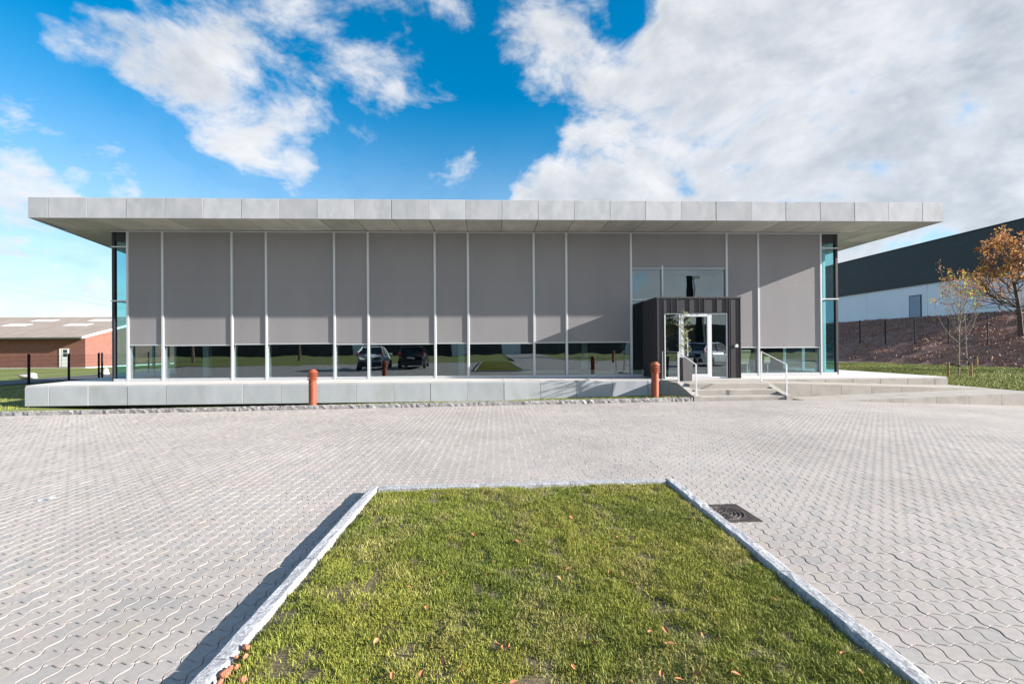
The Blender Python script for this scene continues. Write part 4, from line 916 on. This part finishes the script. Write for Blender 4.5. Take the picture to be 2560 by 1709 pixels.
def _rim():
    if 'rim' not in _bc: _bc['rim']=lathe('rim',[(.0,.06),(.06,.085),(.17,.09),(.20,.105),(.205,.08)],'rim',20)
    return _bc['rim']
car('parked_car',-9.2,-2.0,R(-4),'car_white','white hatchback mirrored in the windows left of the black car',False)
car('parked_car',-6.25,-2.3,R(-4),'car_black','black estate car mirrored in the windows beside the white hatchback',True)
car('parked_car',15.6,-1.6,R(62),'car_white','white car mirrored in the glass of the entrance door',False)
bpy.data.objects.remove(_bc['wheel'])

# ------------------------------------------------------------------ armchairs behind the right-hand window
def armchair(x,y,rot,label):
    o=empty('armchair',(x,y,ZD+.012)); o.rotation_euler=(0,0,rot); tag(o,label,'armchair')
    for nm,sx,sy,sz,px_,py_,pz,rx in (('seat',.62,.58,.14,0,0,.42,0),('backrest',.62,.12,.52,0,.28,.68,-.22),('armrest',.07,.5,.26,-.33,0,.52,0),('armrest',.07,.5,.26,.33,0,.52,0)):
        q=bpy.data.objects.new(nm,boxmesh(sx,sy,sz,'chair',.03)); C.objects.link(q); q.parent=o; q.location=(px_,py_,pz); q.rotation_euler=(rx,0,0)
    for sx in (-.26,.26):
        for sy in (-.22,.22): q=bpy.data.objects.new('leg',boxmesh(.03,.03,.36,'steel',.003)); C.objects.link(q); q.parent=o; q.location=(sx,sy,.18)
armchair(9.75,17.5,R(200),'tan armchair inside the window beside the entrance box'); armchair(10.75,17.75,R(120),'tan armchair turned sideways inside the end window')

# ------------------------------------------------------------------ leaves, rubble, litter
lv=[(0,-.5,0),(.26,-.18,.10),(.30,.16,.13),(0,.55,.03),(-.30,.14,.12),(-.24,-.2,.09),(0,0,-.02)]
lme=pymesh('fallen_leaf',[(a*.9,b,c) for a,b,c in lv],[(0,1,6),(1,2,6),(2,3,6),(3,4,6),(4,5,6),(5,0,6)],'dry_leaf')
def onisl(px,py):
    d=ray(px,py); p=None; z=.2
    for _ in range(6):
        t=(z-EYE)/d.z; p=Vector((0,0,EYE))+d*t; z=float(zisl(np.array([p.x]),np.array([p.y]))[0])+.03
    return p
spots=[(985,300),(1105,297),(1270,315),(1645,350),(1460,365),(1370,430),(1280,400),(1780,500),(1900,495),(1625,540),(1690,585),(650,450),(480,370),(270,540),(690,545),(780,480),(625,500),(1550,255),(2305,365),(2280,575),(1085,530)]
spots=[(900+a/2.7635,1160+b/2.7635) for a,b in spots]
s2=[(495,605),(850,550),(955,580),(990,598),(1030,590),(690,720),(718,708),(708,755),(425,780),(220,795),(180,795),(40,825),(340,180),(455,325),(1445,55),(1720,75),(1375,120),(1625,565),(1815,515),(2110,480),(2120,580),(2150,570),(1920,415),(2000,490),(1475,735),(1590,775),(2080,780),(2205,820),(1860,825),(575,90),(930,5),(875,90),(1885,155),(2045,730),(575,690),(110,555),(1060,840),(2320,785),(670,525)]
spots+=[(900+a/2.7635,1400+b/2.7635) for a,b in s2]
s3=[(545,780),(395,1495),(660,970),(1140,1350),(1535,1530),(1265,1480),(270,1250),(165,855),(350,1400),(120,1495),(1665,1530),(150,1215)]
spots+=[(1700+a/2.805,1150+b/2.805) for a,b in s3]
for a,b in spots:
    p=onisl(a,b)
    if not (IX0+KW<p.x<IXR(p.y)-KW): continue
    o=link('fallen_leaf',lme,None,(p.x,p.y,p.z),(rng.normal(0,.5),rng.normal(0,.5),rng.random()*6.28)); k_=rng.uniform(.024,.044); o.scale=(k_,k_,k_)
    tag(o,'small dry orange-brown leaf lying on the lawn island','leaf','dry leaves on the lawn island')
for i,(a,b,s_) in enumerate(((880,1310,.024),(880,1372,.016),(740,1490,.028),(775,1455,.018),(820,1447,.017),(860,1535,.02),(700,1558,.02),(815,1375,.012))):
    d=ray(300+a/2.806,1150+b/2.806); t=(G(-1.1,2.3)+.075-EYE)/d.z; p=Vector((0,0,EYE))+d*t
    bm=bmesh.new(); bmesh.ops.create_icosphere(bm,subdivisions=1,radius=s_)
    for w in bm.verts: w.co*=rng.uniform(.7,1.15); 
    bmesh.ops.scale(bm,vec=(1.1,.8,.7),verts=bm.verts); me=bpy.data.meshes.new('brick_fragment'); bm.to_mesh(me); bm.free(); me.materials.append(M['brick_bit'])
    tag(link('brick_fragment',me,None,(max(p.x,IX0+KW+.01),p.y,p.z),(0,0,rng.random()*6)),'broken red brick fragment in the soil along the kerb','rubble','red brick fragments by the island kerb')
d=ray(115,1251); t=(G(-5.2,5)-EYE)/d.z; p=Vector((0,0,EYE))+d*t
bm=bmesh.new(); bmesh.ops.create_grid(bm,x_segments=6,y_segments=3,size=.5)
for w in bm.verts: w.co.z=.10*math.sin(w.co.x*5)+.06*math.cos(w.co.y*7+w.co.x*3); w.co.x*=.13; w.co.y*=.06; w.co.z*=.12
r_=bmesh.ops.solidify(bm,geom=bm.faces[:],thickness=.002); me=bpy.data.meshes.new('litter'); bm.to_mesh(me); bm.free(); me.materials.append(M['litter'])
tag(link('litter_scrap',me,None,(p.x,p.y,G(p.x,p.y)+.014),(0,0,.3)),'crumpled blue-grey scrap lying on the open paving','litter')
for o in list(bpy.data.objects):
    if o.type=='MESH' and o.name not in C.objects: bpy.data.objects.remove(o)
print('tris',sum(len(m.polygons) for m in bpy.data.meshes))
